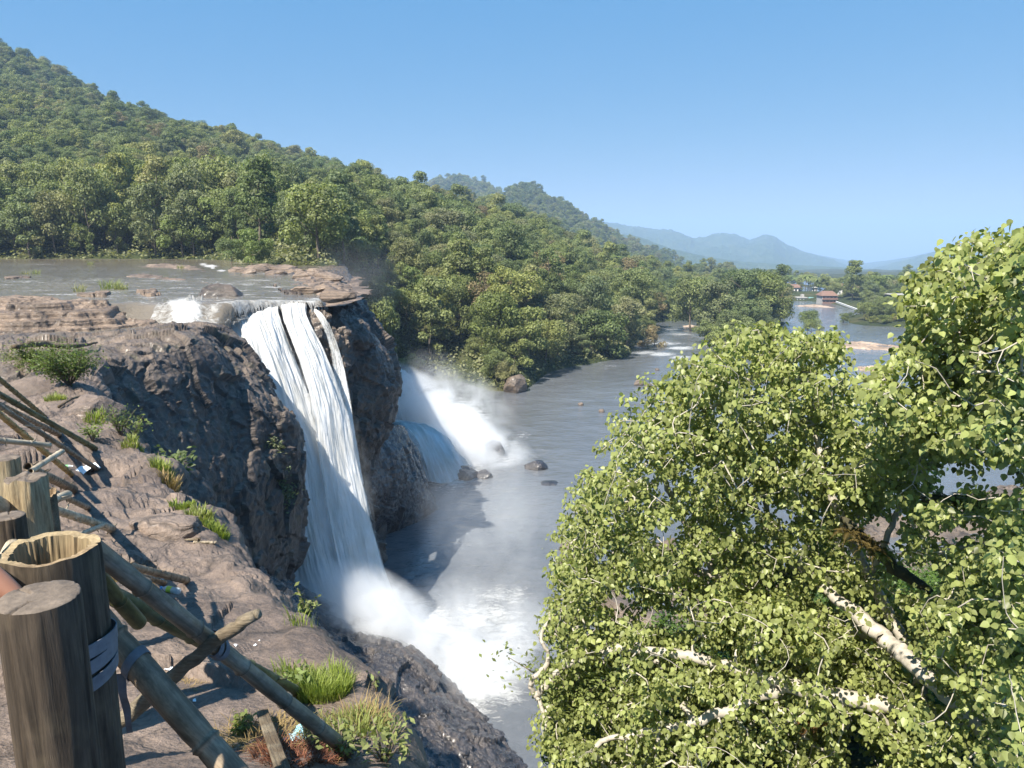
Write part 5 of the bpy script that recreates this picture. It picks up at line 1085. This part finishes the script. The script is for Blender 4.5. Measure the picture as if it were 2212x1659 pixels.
# ------------------------------------------------------------------ the big tree in front
def poly_in(px, py, poly):
    ins = np.zeros(len(px), bool); n = len(poly)
    for i in range(n):
        (ax, ay), (bx, by) = poly[i], poly[(i+1) % n]; ins ^= ((ay > py) != (by > py)) & (px < (bx-ax)*(py-ay)/(by-ay+1e-9)+ax)
    return ins
def Pa(px, py, Y):
    xr = (px-1106.0)/FPX; yr = (829.5-py)/FPX; dy = CP+yr*SP; dz = -SP+yr*CP; return np.stack([xr/dy*Y, Y, dz/dy*Y], -1)
def bigtree(name, label, limbs, polys, holes, depth, ncl, seed, nleaf, lsize, mats=('palebark', 'bigleaf'), twig=.006, spread=.22, r0=.0033, pw=.46, maxjoin=2.2, bare=()):
    rg = np.random.RandomState(seed); P0 = []; par_ = []; 
    for li in limbs:
        c = _cr(np.array([tuple(P(*q)) for q in li]), 9*len(li)); c = c+rg.normal(size=c.shape)*.012
        if P0: j = int(np.argmin(np.linalg.norm(np.array(P0)-c[0], axis=1)))
        else: j = -1
        for k in c: P0.append(k); par_.append(j); j = len(P0)-1
    xs, ys = [], []
    for poly, wgt in polys:
        a = np.array(poly); n = int(ncl*wgt*8); px = rg.uniform(a[:, 0].min(), a[:, 0].max(), n); py = rg.uniform(a[:, 1].min(), a[:, 1].max(), n); jx = 26*perlin(np.stack([px/40, py/40, px*0+seed+1], 1))+14*rg.normal(size=n); jy = 26*perlin(np.stack([px/40, py/40, px*0+seed+2], 1))+14*rg.normal(size=n); k = poly_in(px+jx, py+jy, poly); px, py = px[k], py[k]
        cl = perlin(np.stack([px/95, py/80, px*0+seed], 1))+.5*perlin(np.stack([px/38, py/34, px*0+seed+4], 1)); k = cl > -.42; px, py = px[k][:int(ncl*wgt)], py[k][:int(ncl*wgt)]; xs.append(px); ys.append(py)
    px, py = np.concatenate(xs), np.concatenate(ys)
    for (ax, ay), (bx, by) in bare:                        # keep most leaves off the big bare stretch of the trunk
        tt = np.clip(((px-ax)*(bx-ax)+(py-ay)*(by-ay))/((bx-ax)**2+(by-ay)**2), 0, 1); dd = np.hypot(px-ax-tt*(bx-ax), py-ay-tt*(by-ay)); k = (dd > 24) | (rg.uniform(size=len(px)) < .25); px, py = px[k], py[k]
    for hx, hy, ha, hb in holes: k = ((px-hx)/ha)**2+((py-hy)/hb)**2 > 1+.3*rg.normal(size=len(px)); px, py = px[k], py[k]
    Y = depth(px, py)+rg.normal(size=len(px))*.75+.5*perlin(np.stack([px/120, py/120, px*0], 1)); A = Pa(px, py, Y)
    nodes = np.array(P0); par_ = list(par_); dist = np.array([np.linalg.norm(nodes-a, axis=1).min() for a in A]); order = np.argsort(dist)
    N = list(map(np.array, P0)); buf = np.zeros((len(P0)+len(A)*14, 3)); buf[:len(P0)] = nodes; cnt = len(P0); tips = []
    for i in order:
        a = A[i]; dd = np.linalg.norm(buf[:cnt]-a, axis=1); j = int(np.argmin(dd)); d = dd[j]
        if d > maxjoin: continue
        n = max(2, int(d/.13)); p0 = buf[j].copy(); sag = rg.normal(size=3)*d*.12; sag[2] += d*.08; jj = j
        for k in range(1, n+1):
            t = k/n; buf[cnt] = p0+(a-p0)*t+sag*math.sin(t*math.pi)+rg.normal(size=3)*.008; par_.append(jj); jj = cnt; cnt += 1
        tips.append(cnt-1)
    w = np.zeros(cnt); w[tips] += 1
    for i in range(cnt-1, -1, -1):
        if par_[i] >= 0: w[par_[i]] += w[i]
    rad = np.minimum(r0*np.maximum(w, 1)**pw, .115)
    V = []; F = []; seg_of = lambda r: 9 if r > .06 else 6 if r > .02 else 4
    for i in range(cnt):
        p = par_[i]
        if p < 0: continue
        a, b = Vector(buf[p]), Vector(buf[i]); d = b-a
        if d.length < 1e-5: continue
        r1, r2 = min(rad[p], rad[i]*1.35), rad[i]; sg = seg_of(r2); t = d.normalized(); s_ = t.cross(Vector((.3, .2, 1))).normalized(); b_ = t.cross(s_); b0 = len(V)
        for c, r in ((a-t*r1*.25, r1), (b+t*r2*.25, r2)):
            for k in range(sg): an = 2*math.pi*k/sg; V.append(c+(s_*math.cos(an)+b_*math.sin(an))*r)
        F += [(b0+k, b0+(k+1) % sg, b0+sg+(k+1) % sg, b0+sg+k) for k in range(sg)]
    o = empty(name, tuple(buf[0])); tag(o, label, 'tree'); org = buf[0]
    mk('trunk', np.array([tuple(v) for v in V])-org, F, M[mats[0]], o, True)
    # leaves: folded, heart shaped, hanging from short twigs round every tip
    T = buf[tips]; n = len(T)*nleaf; c = np.repeat(T, nleaf, 0); off = rg.normal(size=(n, 3)); off /= np.linalg.norm(off, axis=1)[:, None]; off[:, 2] = off[:, 2]*.75+.08; c = c+off*spread*rg.uniform(.25, 1., (n, 1))
    ax = off*.55+rg.normal(size=(n, 3))*.35; ax[:, 2] -= .75; ax /= np.linalg.norm(ax, axis=1)[:, None]          # tip direction, drooping outwards
    up = rg.normal(size=(n, 3))*.40+np.array([-.35, -.35, .85]); sd = np.cross(ax, up); sd /= np.linalg.norm(sd, axis=1)[:, None]; nn = np.cross(sd, ax)
    L = (lsize*rg.uniform(.55, 1.2, n))[:, None]; prof = [(-.08, 0, 0), (.02, .34, .07), (.34, .46, .10), (.68, .27, .05), (1.0, 0, -.10), (.68, -.27, .05), (.34, -.46, .10), (.02, -.34, .07), (.40, 0, -.02)]
    vs = [c+ax*L*a+sd*L*b*.98+nn*L*h for a, b, h in prof]; v = np.stack(vs, 1).reshape(-1, 3)-org
    base = (np.arange(n)*9)[:, None]; F = np.concatenate([base+np.array(q) for q in ((0, 1, 2, 8), (8, 2, 3, 4), (0, 8, 6, 7), (8, 4, 5, 6))])
    ct = rg.normal(size=len(T))*.10; tint = np.repeat(np.clip(.5+np.repeat(ct, nleaf)+rg.normal(size=n)*.17, 0, 1), 9)
    mk('crown', v, F[:, ::-1], M[mats[1]], o, True, {'tint': tint}); print(name, 'tips', len(tips), 'leaves', n)
    return o
M['bigleaf'] = leaf_mat('broad heart shaped leaves', [(.27, .30, .10), (.27, .30, .10)], .42, .42, .4, .42)
M['darkleaf'] = leaf_mat('understory leaves', [(.07, .12, .02), (.07, .12, .02)], .35, .45, .35, .35)
dep = lambda x, y: 11.6-2.9*sstep(1850, 2250, x)+.9*sstep(1500, 1150, x)-1.2*sstep(1250, 1650, y)
bigtree('tree', 'big pale barked tree with heart shaped leaves filling the right foreground',
 [[(2290,1790,7.4),(2180,1659,7.8),(2110,1560,8.3),(1990,1450,9.1),(1900,1370,9.9),(1800,1285,10.7),(1700,1190,11.8),(1650,1080,12.2),(1620,960,12.2),(1640,830,12.)],
  [(1900,1370,10.6),(1720,1330,11),(1560,1250,11.6),(1480,1130,12.),(1430,1020,12),(1440,900,12)],
  [(1560,1250,11.6),(1400,1200,12.2),(1290,1160,12.6)],
  [(2110,1560,9.1),(1900,1520,9.6),(1700,1480,10),(1500,1420,10.4),(1330,1400,10.8)],
  [(1330,1400,10.8),(1220,1440,11),(1160,1500,11.2),(1150,1470,11.2),(1185,1420,11.3),(1150,1360,11.4)],
  [(1700,1480,10),(1500,1560,9.8),(1300,1600,10)], [(1990,1450,9.9),(1880,1250,10.6),(1800,1080,11),(1760,930,11.4),(1740,800,11.6)],
  [(1880,1250,10.6),(1950,1080,10.4),(2000,960,10.2)], [(1700,1190,11.8),(1560,1000,12),(1520,880,12)]],
 [([(1180,1250),(1225,1120),(1245,1030),(1330,960),(1345,885),(1440,815),(1500,765),(1570,735),(1640,712),(1740,705),(1800,740),(1830,800),(1850,880),(1880,930),(1960,930),(2050,1000),(2040,1100),(1950,1150),(1850,1330),(1700,1380),(1500,1300),(1350,1290),(1200,1330)], .60),
  ([(1140,1330),(1230,1310),(1260,1380),(1400,1340),(1600,1340),(1900,1340),(2150,1380),(2260,1500),(2260,1760),(1160,1760),(1180,1650),(1150,1580),(1180,1500)], .62),
  ([(1210,1210),(1500,1230),(1900,1230),(2050,1330),(2100,1500),(1800,1480),(1500,1450),(1250,1400)], .22)],
 [(1330,1290,40,26),(1700,1110,34,20),(1900,1140,60,30),(1880,865,38,40),(1440,1345,55,34),(2060,1060,60,40),(1620,1130,22,26),(1560,900,18,16)], dep, 3300, 5, 24, .077, r0=.0046, spread=.21, bare=[((1790,1275),(1900,1375)),((1900,1375),(2000,1470)),((2000,1470),(2190,1670))])
bigtree('tree', 'second leafy tree leaning in from the right edge above the pale trunk',
 [[(2600,1500,6.5),(2480,1250,7.4),(2360,1020,8.),(2260,880,8.4),(2190,760,8.7),(2150,640,9.)], [(2360,1020,8.),(2220,960,8.6),(2080,900,9.2),(1960,860,9.8),(1900,840,10)], [(2480,1250,7.4),(2300,1200,8.2),(2212,1285,8.6),(2140,1370,9.0)],
  [(2300,1200,8.2),(2120,1180,8.9),(2000,1200,9.4)], [(2260,880,8.4),(2120,800,9),(2020,740,9.4)]],
 [([(1860,830),(1920,790),(1985,730),(1975,640),(2010,590),(2060,555),(2110,535),(2212,505),(2300,500),(2300,1030),(2200,1010),(2080,985),(1990,975),(1900,910)], .62),
  ([(2000,1120),(2120,1060),(2300,1050),(2300,1500),(2200,1420),(2080,1400),(1980,1330),(1950,1220)], .30)],
 [(2150,1010,60,22),(2080,1150,70,30),(2010,1250,50,40),(2120,640,20,15)], lambda x, y: 9.4-.9*sstep(2000, 2250, x)+0*y, 1800, 9, 23, .076, r0=.0046, spread=.2)
# understory on the bank below the tree
def slopept(u, v):
    a = np.array([[tuple(p) for p in r] for r in SLR]); fu = u*(a.shape[1]-1); fv = v*(a.shape[0]-1); i = np.minimum(fu.astype(int), a.shape[1]-2); j = np.minimum(fv.astype(int), a.shape[0]-2); fu = (fu-i)[:, None]; fv = (fv-j)[:, None]
    return (a[j, i]*(1-fu)+a[j, i+1]*fu)*(1-fv)+(a[j+1, i]*(1-fu)+a[j+1, i+1]*fu)*fv
rs = np.random.RandomState(77); n = 70000; uq = rs.uniform(0, .85, n); q = slopept(uq, rs.uniform(0.16, .74, n)+.25*(uq < .22)); hgt = 1.7*np.clip(perlin(q*.45)+.55, .1, 1.4); q[:, 2] += hgt*rs.uniform(0, 1, n)**.5
scatter_leaves('undergrowth', q, .115, M['darkleaf'], 'dark leafy undergrowth on the bank beneath the big tree', 6)
sp = [(1250,1560,11.5),(1450,1500,17),(1600,1440,22),(1750,1400,24),(1950,1380,24),(1350,1640,12),(1600,1600,13),(1850,1560,14),(2050,1500,15),(2180,1400,20),(1780,1490,18)]
for i, (px, py, Y) in enumerate(sp):
    shrub(P(px, py, Y), 1.2+.03*Y*.4, 1.7, 2600, .085, M['leafC'], ['leafy','dense','rounded','tall','spreading','low','bushy','thick','broad','loose','ragged'][i]+' green bush on the bank under the big tree', 70+i, 18)
def fern(c, L, n, mat, label, seed, group):
    rg = np.random.RandomState(seed); V = []; F = []; T = []
    for i in range(n):
        a = i*2.4+rg.uniform(-.3, .3); e = rg.uniform(.25, 1.); d = np.array([math.cos(a), math.sin(a), 0]); s_ = np.array([-d[1], d[0], 0]); Ln = L*rg.uniform(.7, 1.1); t0 = rg.uniform(.2, .8)
        prev = 0
        if not V: V.append(np.zeros(3)); T.append(.5)
        for k in range(1, 18):
            t = k/17; p = d*Ln*t*math.cos(e*.6)+np.array([0, 0, Ln*(e*t-.8*t*t)]); w = Ln*.17*math.sin(math.pi*min(.95, t+.15)); 
            b = len(V); V += [p, p+s_*w+d*w*.35-np.array([0, 0, w*.25]), p-s_*w+d*w*.35-np.array([0, 0, w*.25])]; F += [(prev, b+1, b), (prev, b, b+2)]; T += [t0]*3; prev = b
    return tag(mk('fern', V, F, mat, attr={'tint': T}, loc=c), label, 'fern', group)
M['rustfern'] = leaf_mat('rusty fern', [(.16, .085, .03), (.12, .09, .03)], .3, .7, .15, .3)
for i, (px, py, Y, rust, lab) in enumerate([(1880,1180,10.2,1,'rusty fern on the mossy branch near the pond'),(1905,1200,10.1,0,'dark fern below the rusty one on the mossy branch'),(1835,1150,10.4,1,'brown fern clump on the branch over the river'),(2110,1085,9.3,1,'rusty fern on the dark limb at the right'),(2150,1095,9.2,0,'green fern at the right end of the dark limb'),(2060,1080,9.4,0,'small fern at the left end of the dark limb'),(2140,1540,8.6,1,'rusty fern beside the pale trunk at the lower right'),(2190,1480,8.6,0,'green fern by the right edge near the trunk'),(1960,1500,9.6,0,'fern growing in the shade under the pale trunk'),(1750,1560,10,1,'brown fern beneath the crown at the bottom')]):
    fern(P(px, py, Y), .42, 16, M['rustfern'] if rust else M['bush'], lab, i, None)
stick([P(1820,1120,10.6), P(1870,1170,10.4), P(1940,1230,10.2), P(2010,1280,10)], [.05,.09,.09,.06], M['mossbark'], 'dark mossy branch carrying ferns above the pond', cat='branch', name='branch', seed=8)
stick([P(1990,1078,9.6), P(2080,1085,9.4), P(2160,1105,9.2), P(2280,1130,8.8)], [.04,.08,.09,.10], M['mossbark'], 'dark mossy limb entering from the right edge', cat='branch', name='branch', seed=9)
# ------------------------------------------------------------------ houses down the valley
M['white'] = simple('white wall', (.62, .61, .58), .8, (.74, .73, .70), .4, .1); M['redroof'] = simple('red tile roof', (.15, .09, .065), .8, (.21, .125, .09), 1.5, .3); M['concrete'] = simple('raw grey concrete', (.30, .29, .27), .9, (.40, .39, .37), .6, .2)
M['darkglass'] = simple('dark window', (.03, .035, .04), .2); M['turq'] = simple('turquoise sheet roof', (.14, .26, .25), .6); M['redtrim'] = simple('brown balcony trim', (.15, .09, .07), .8)
def house(px, py, Y, w, dp, h, label, wall, roofm, floors=1, bays=4, kind='gable', rz=0., cat='building', group=None, balc=None):
    p = P(px, py, Y); z0 = p.z; o = empty('building', (p.x, p.y, z0), rz); tag(o, label, cat, group); fh = h/floors
    MB().box((0, 0, h/2-1), (w, dp, h+2)).build('wall', M[wall], o)
    for f in range(floors):
        for b in range(bays):
            x = (-.5+(b+.5)/bays)*w; wn = MB().box((x, -dp/2-.02, fh*(f+.52)), (w/bays*.56, .12, fh*.5)).build('window', M['darkglass'], o)
        if balc: MB().box((0, -dp/2-.6, fh*f+.15), (w*1.02, 1.2, .25)).box((0, -dp/2-1.15, fh*f+.75), (w*1.02, .1, .9)).build('balcony', M[balc], o)
    if kind == 'gable':
        e = .7; V = [(-w/2-e, -dp/2-e, h), (w/2+e, -dp/2-e, h), (w/2+e, dp/2+e, h), (-w/2-e, dp/2+e, h), (-w/2+dp*.15, 0, h+dp*.32), (w/2-dp*.15, 0, h+dp*.32)]; mk('roof', V, [(0, 1, 5, 4), (2, 3, 4, 5), (1, 2, 5), (3, 0, 4), (3, 2, 1, 0)], M[roofm], o)
    elif kind == 'flat': MB().box((0, 0, h+.2), (w+.8, dp+.8, .4)).box((w*.2, 0, h+1.2), (w*.25, dp*.4, 1.8)).build('roof', M[roofm], o)
    elif kind == 'frame':
        mb = MB().box((0, 0, h+.15), (w+1, dp+1, .35))
        for f in range(1, floors): mb.box((0, -.3, fh*f), (w+1, dp+1.4, .35))
        for b in range(bays+1): mb.box(((-.5+b/bays)*w, -dp/2-.5, h/2), (.45, .45, h))
        mb.build('slab_frame', M[roofm], o)
    return o
house(1643,634,560,8,8,8.5,'white multi storey house rising over the island trees','white','white',3,3,'flat')
house(1785,655,440,8.6,8,4.6,'two storey riverside house with red roof and balconies','concrete','redroof',2,4,'gable',balc='redtrim')
house(1830,634,470,11,8,3.6,'long red roofed wing behind the river palms','white','redroof',1,4,'gable')
house(1758,632,520,3.2,3,3.4,'small white shrine building in the palm grove','white','white',1,2,'gable')
house(1715,633,540,7,7,4,'red roofed cottage left of the white shrine','white','redroof',1,3,'gable')
house(1700,628,580,6,6,4,'red roofed cottage half hidden at the left of the village','white','redroof',1,3,'gable')
house(1728,652,470,6,6,2.6,'low white shed at the river bend','white','concrete',1,3,'flat')
house(1752,654,470,4,4,2.2,'tiny hut with a turquoise roof on the river bank','white','turq',1,2,'gable')
house(1943,662,420,13.5,9,6.6,'unfinished grey concrete building with open floors at the right','darkglass','concrete',2,6,'frame')
A, B = wpt(1805,657), wpt(1870,674); dd = B-A; o = MB().box((0, 0, .3), (dd.length*.8, .5, .7)).box((0, 0, .7), (dd.length*.8, .7, .12)).build('river_wall', M['white']); o.location = (A+B)/2+Vector((0, 3, .4)); o.rotation_euler = (0, 0, math.atan2(dd.y, dd.x)); tag(o, 'long white river wall in front of the palms', 'wall')
# ------------------------------------------------------------------ sky, sun, camera
SUN_AZ, SUN_EL = 215., 54.           # direction to the sun, degrees from +Y clockwise
w = bpy.data.worlds.new('World'); scene.world = w; w.use_nodes = True; nt = w.node_tree; nt.nodes.clear()
sk = nt.nodes.new('ShaderNodeTexSky'); sk.sky_type = 'NISHITA'; sk.sun_disc = False; sk.sun_elevation = R(SUN_EL); sk.sun_rotation = R(SUN_AZ)
sk.air_density = 1.0; sk.dust_density = .1; sk.ozone_density = .9; sk.altitude = 900
bg = nt.nodes.new('ShaderNodeBackground'); bg.inputs[1].default_value = .080; wo = nt.nodes.new('ShaderNodeOutputWorld'); tn = nt.nodes.new('ShaderNodeMix'); tn.data_type = 'RGBA'; tn.blend_type = 'MULTIPLY'; tn.inputs[0].default_value = 1; tn.inputs[7].default_value = (.28, .20, .08, 1); nt.links.new(sk.outputs[0], tn.inputs[6]); ta = nt.nodes.new('ShaderNodeMix'); ta.data_type = 'RGBA'; ta.blend_type = 'ADD'; ta.inputs[0].default_value = 1; ta.inputs[7].default_value = (.14, 1.38, 3.35, 1); ta.clamp_result = False; nt.links.new(tn.outputs[2], ta.inputs[6]); nt.links.new(ta.outputs[2], bg.inputs[0]); nt.links.new(bg.outputs[0], wo.inputs[0])
sl = bpy.data.lights.new('sun', 'SUN'); sl.energy = 4.9; sl.angle = R(.5); sl.color = (1., .93, .82); so = bpy.data.objects.new('sun', sl); col.objects.link(so)
ca, ce = R(SUN_AZ), R(SUN_EL); d = Vector((math.sin(ca)*math.cos(ce), math.cos(ca)*math.cos(ce), math.sin(ce))); so.rotation_euler = d.to_track_quat('Z', 'Y').to_euler(); so.location = (-20, -5, 30)
cam = bpy.data.cameras.new('camera'); cam.sensor_width = 36; cam.lens = 36*FPX/2212; cam.clip_start = .05; cam.clip_end = 60000
co = bpy.data.objects.new('camera', cam); col.objects.link(co); co.rotation_euler = (math.pi/2-PITCH, 0, 0); scene.camera = co
scene.view_settings.view_transform = 'Standard'; scene.view_settings.look = 'None'; scene.view_settings.exposure = EXPO; scene.view_settings.gamma = 1
scene.render.engine = 'CYCLES'; cy = scene.cycles; cy.use_denoising = True; cy.max_bounces = 7; cy.diffuse_bounces = 3; cy.glossy_bounces = 3; cy.transmission_bounces = 3; cy.transparent_max_bounces = 14; cy.volume_bounces = 8
cy.volume_step_rate = 3.; cy.volume_max_steps = 48; cy.sample_clamp_indirect = 6; cy.use_adaptive_sampling = True; cy.adaptive_threshold = .015
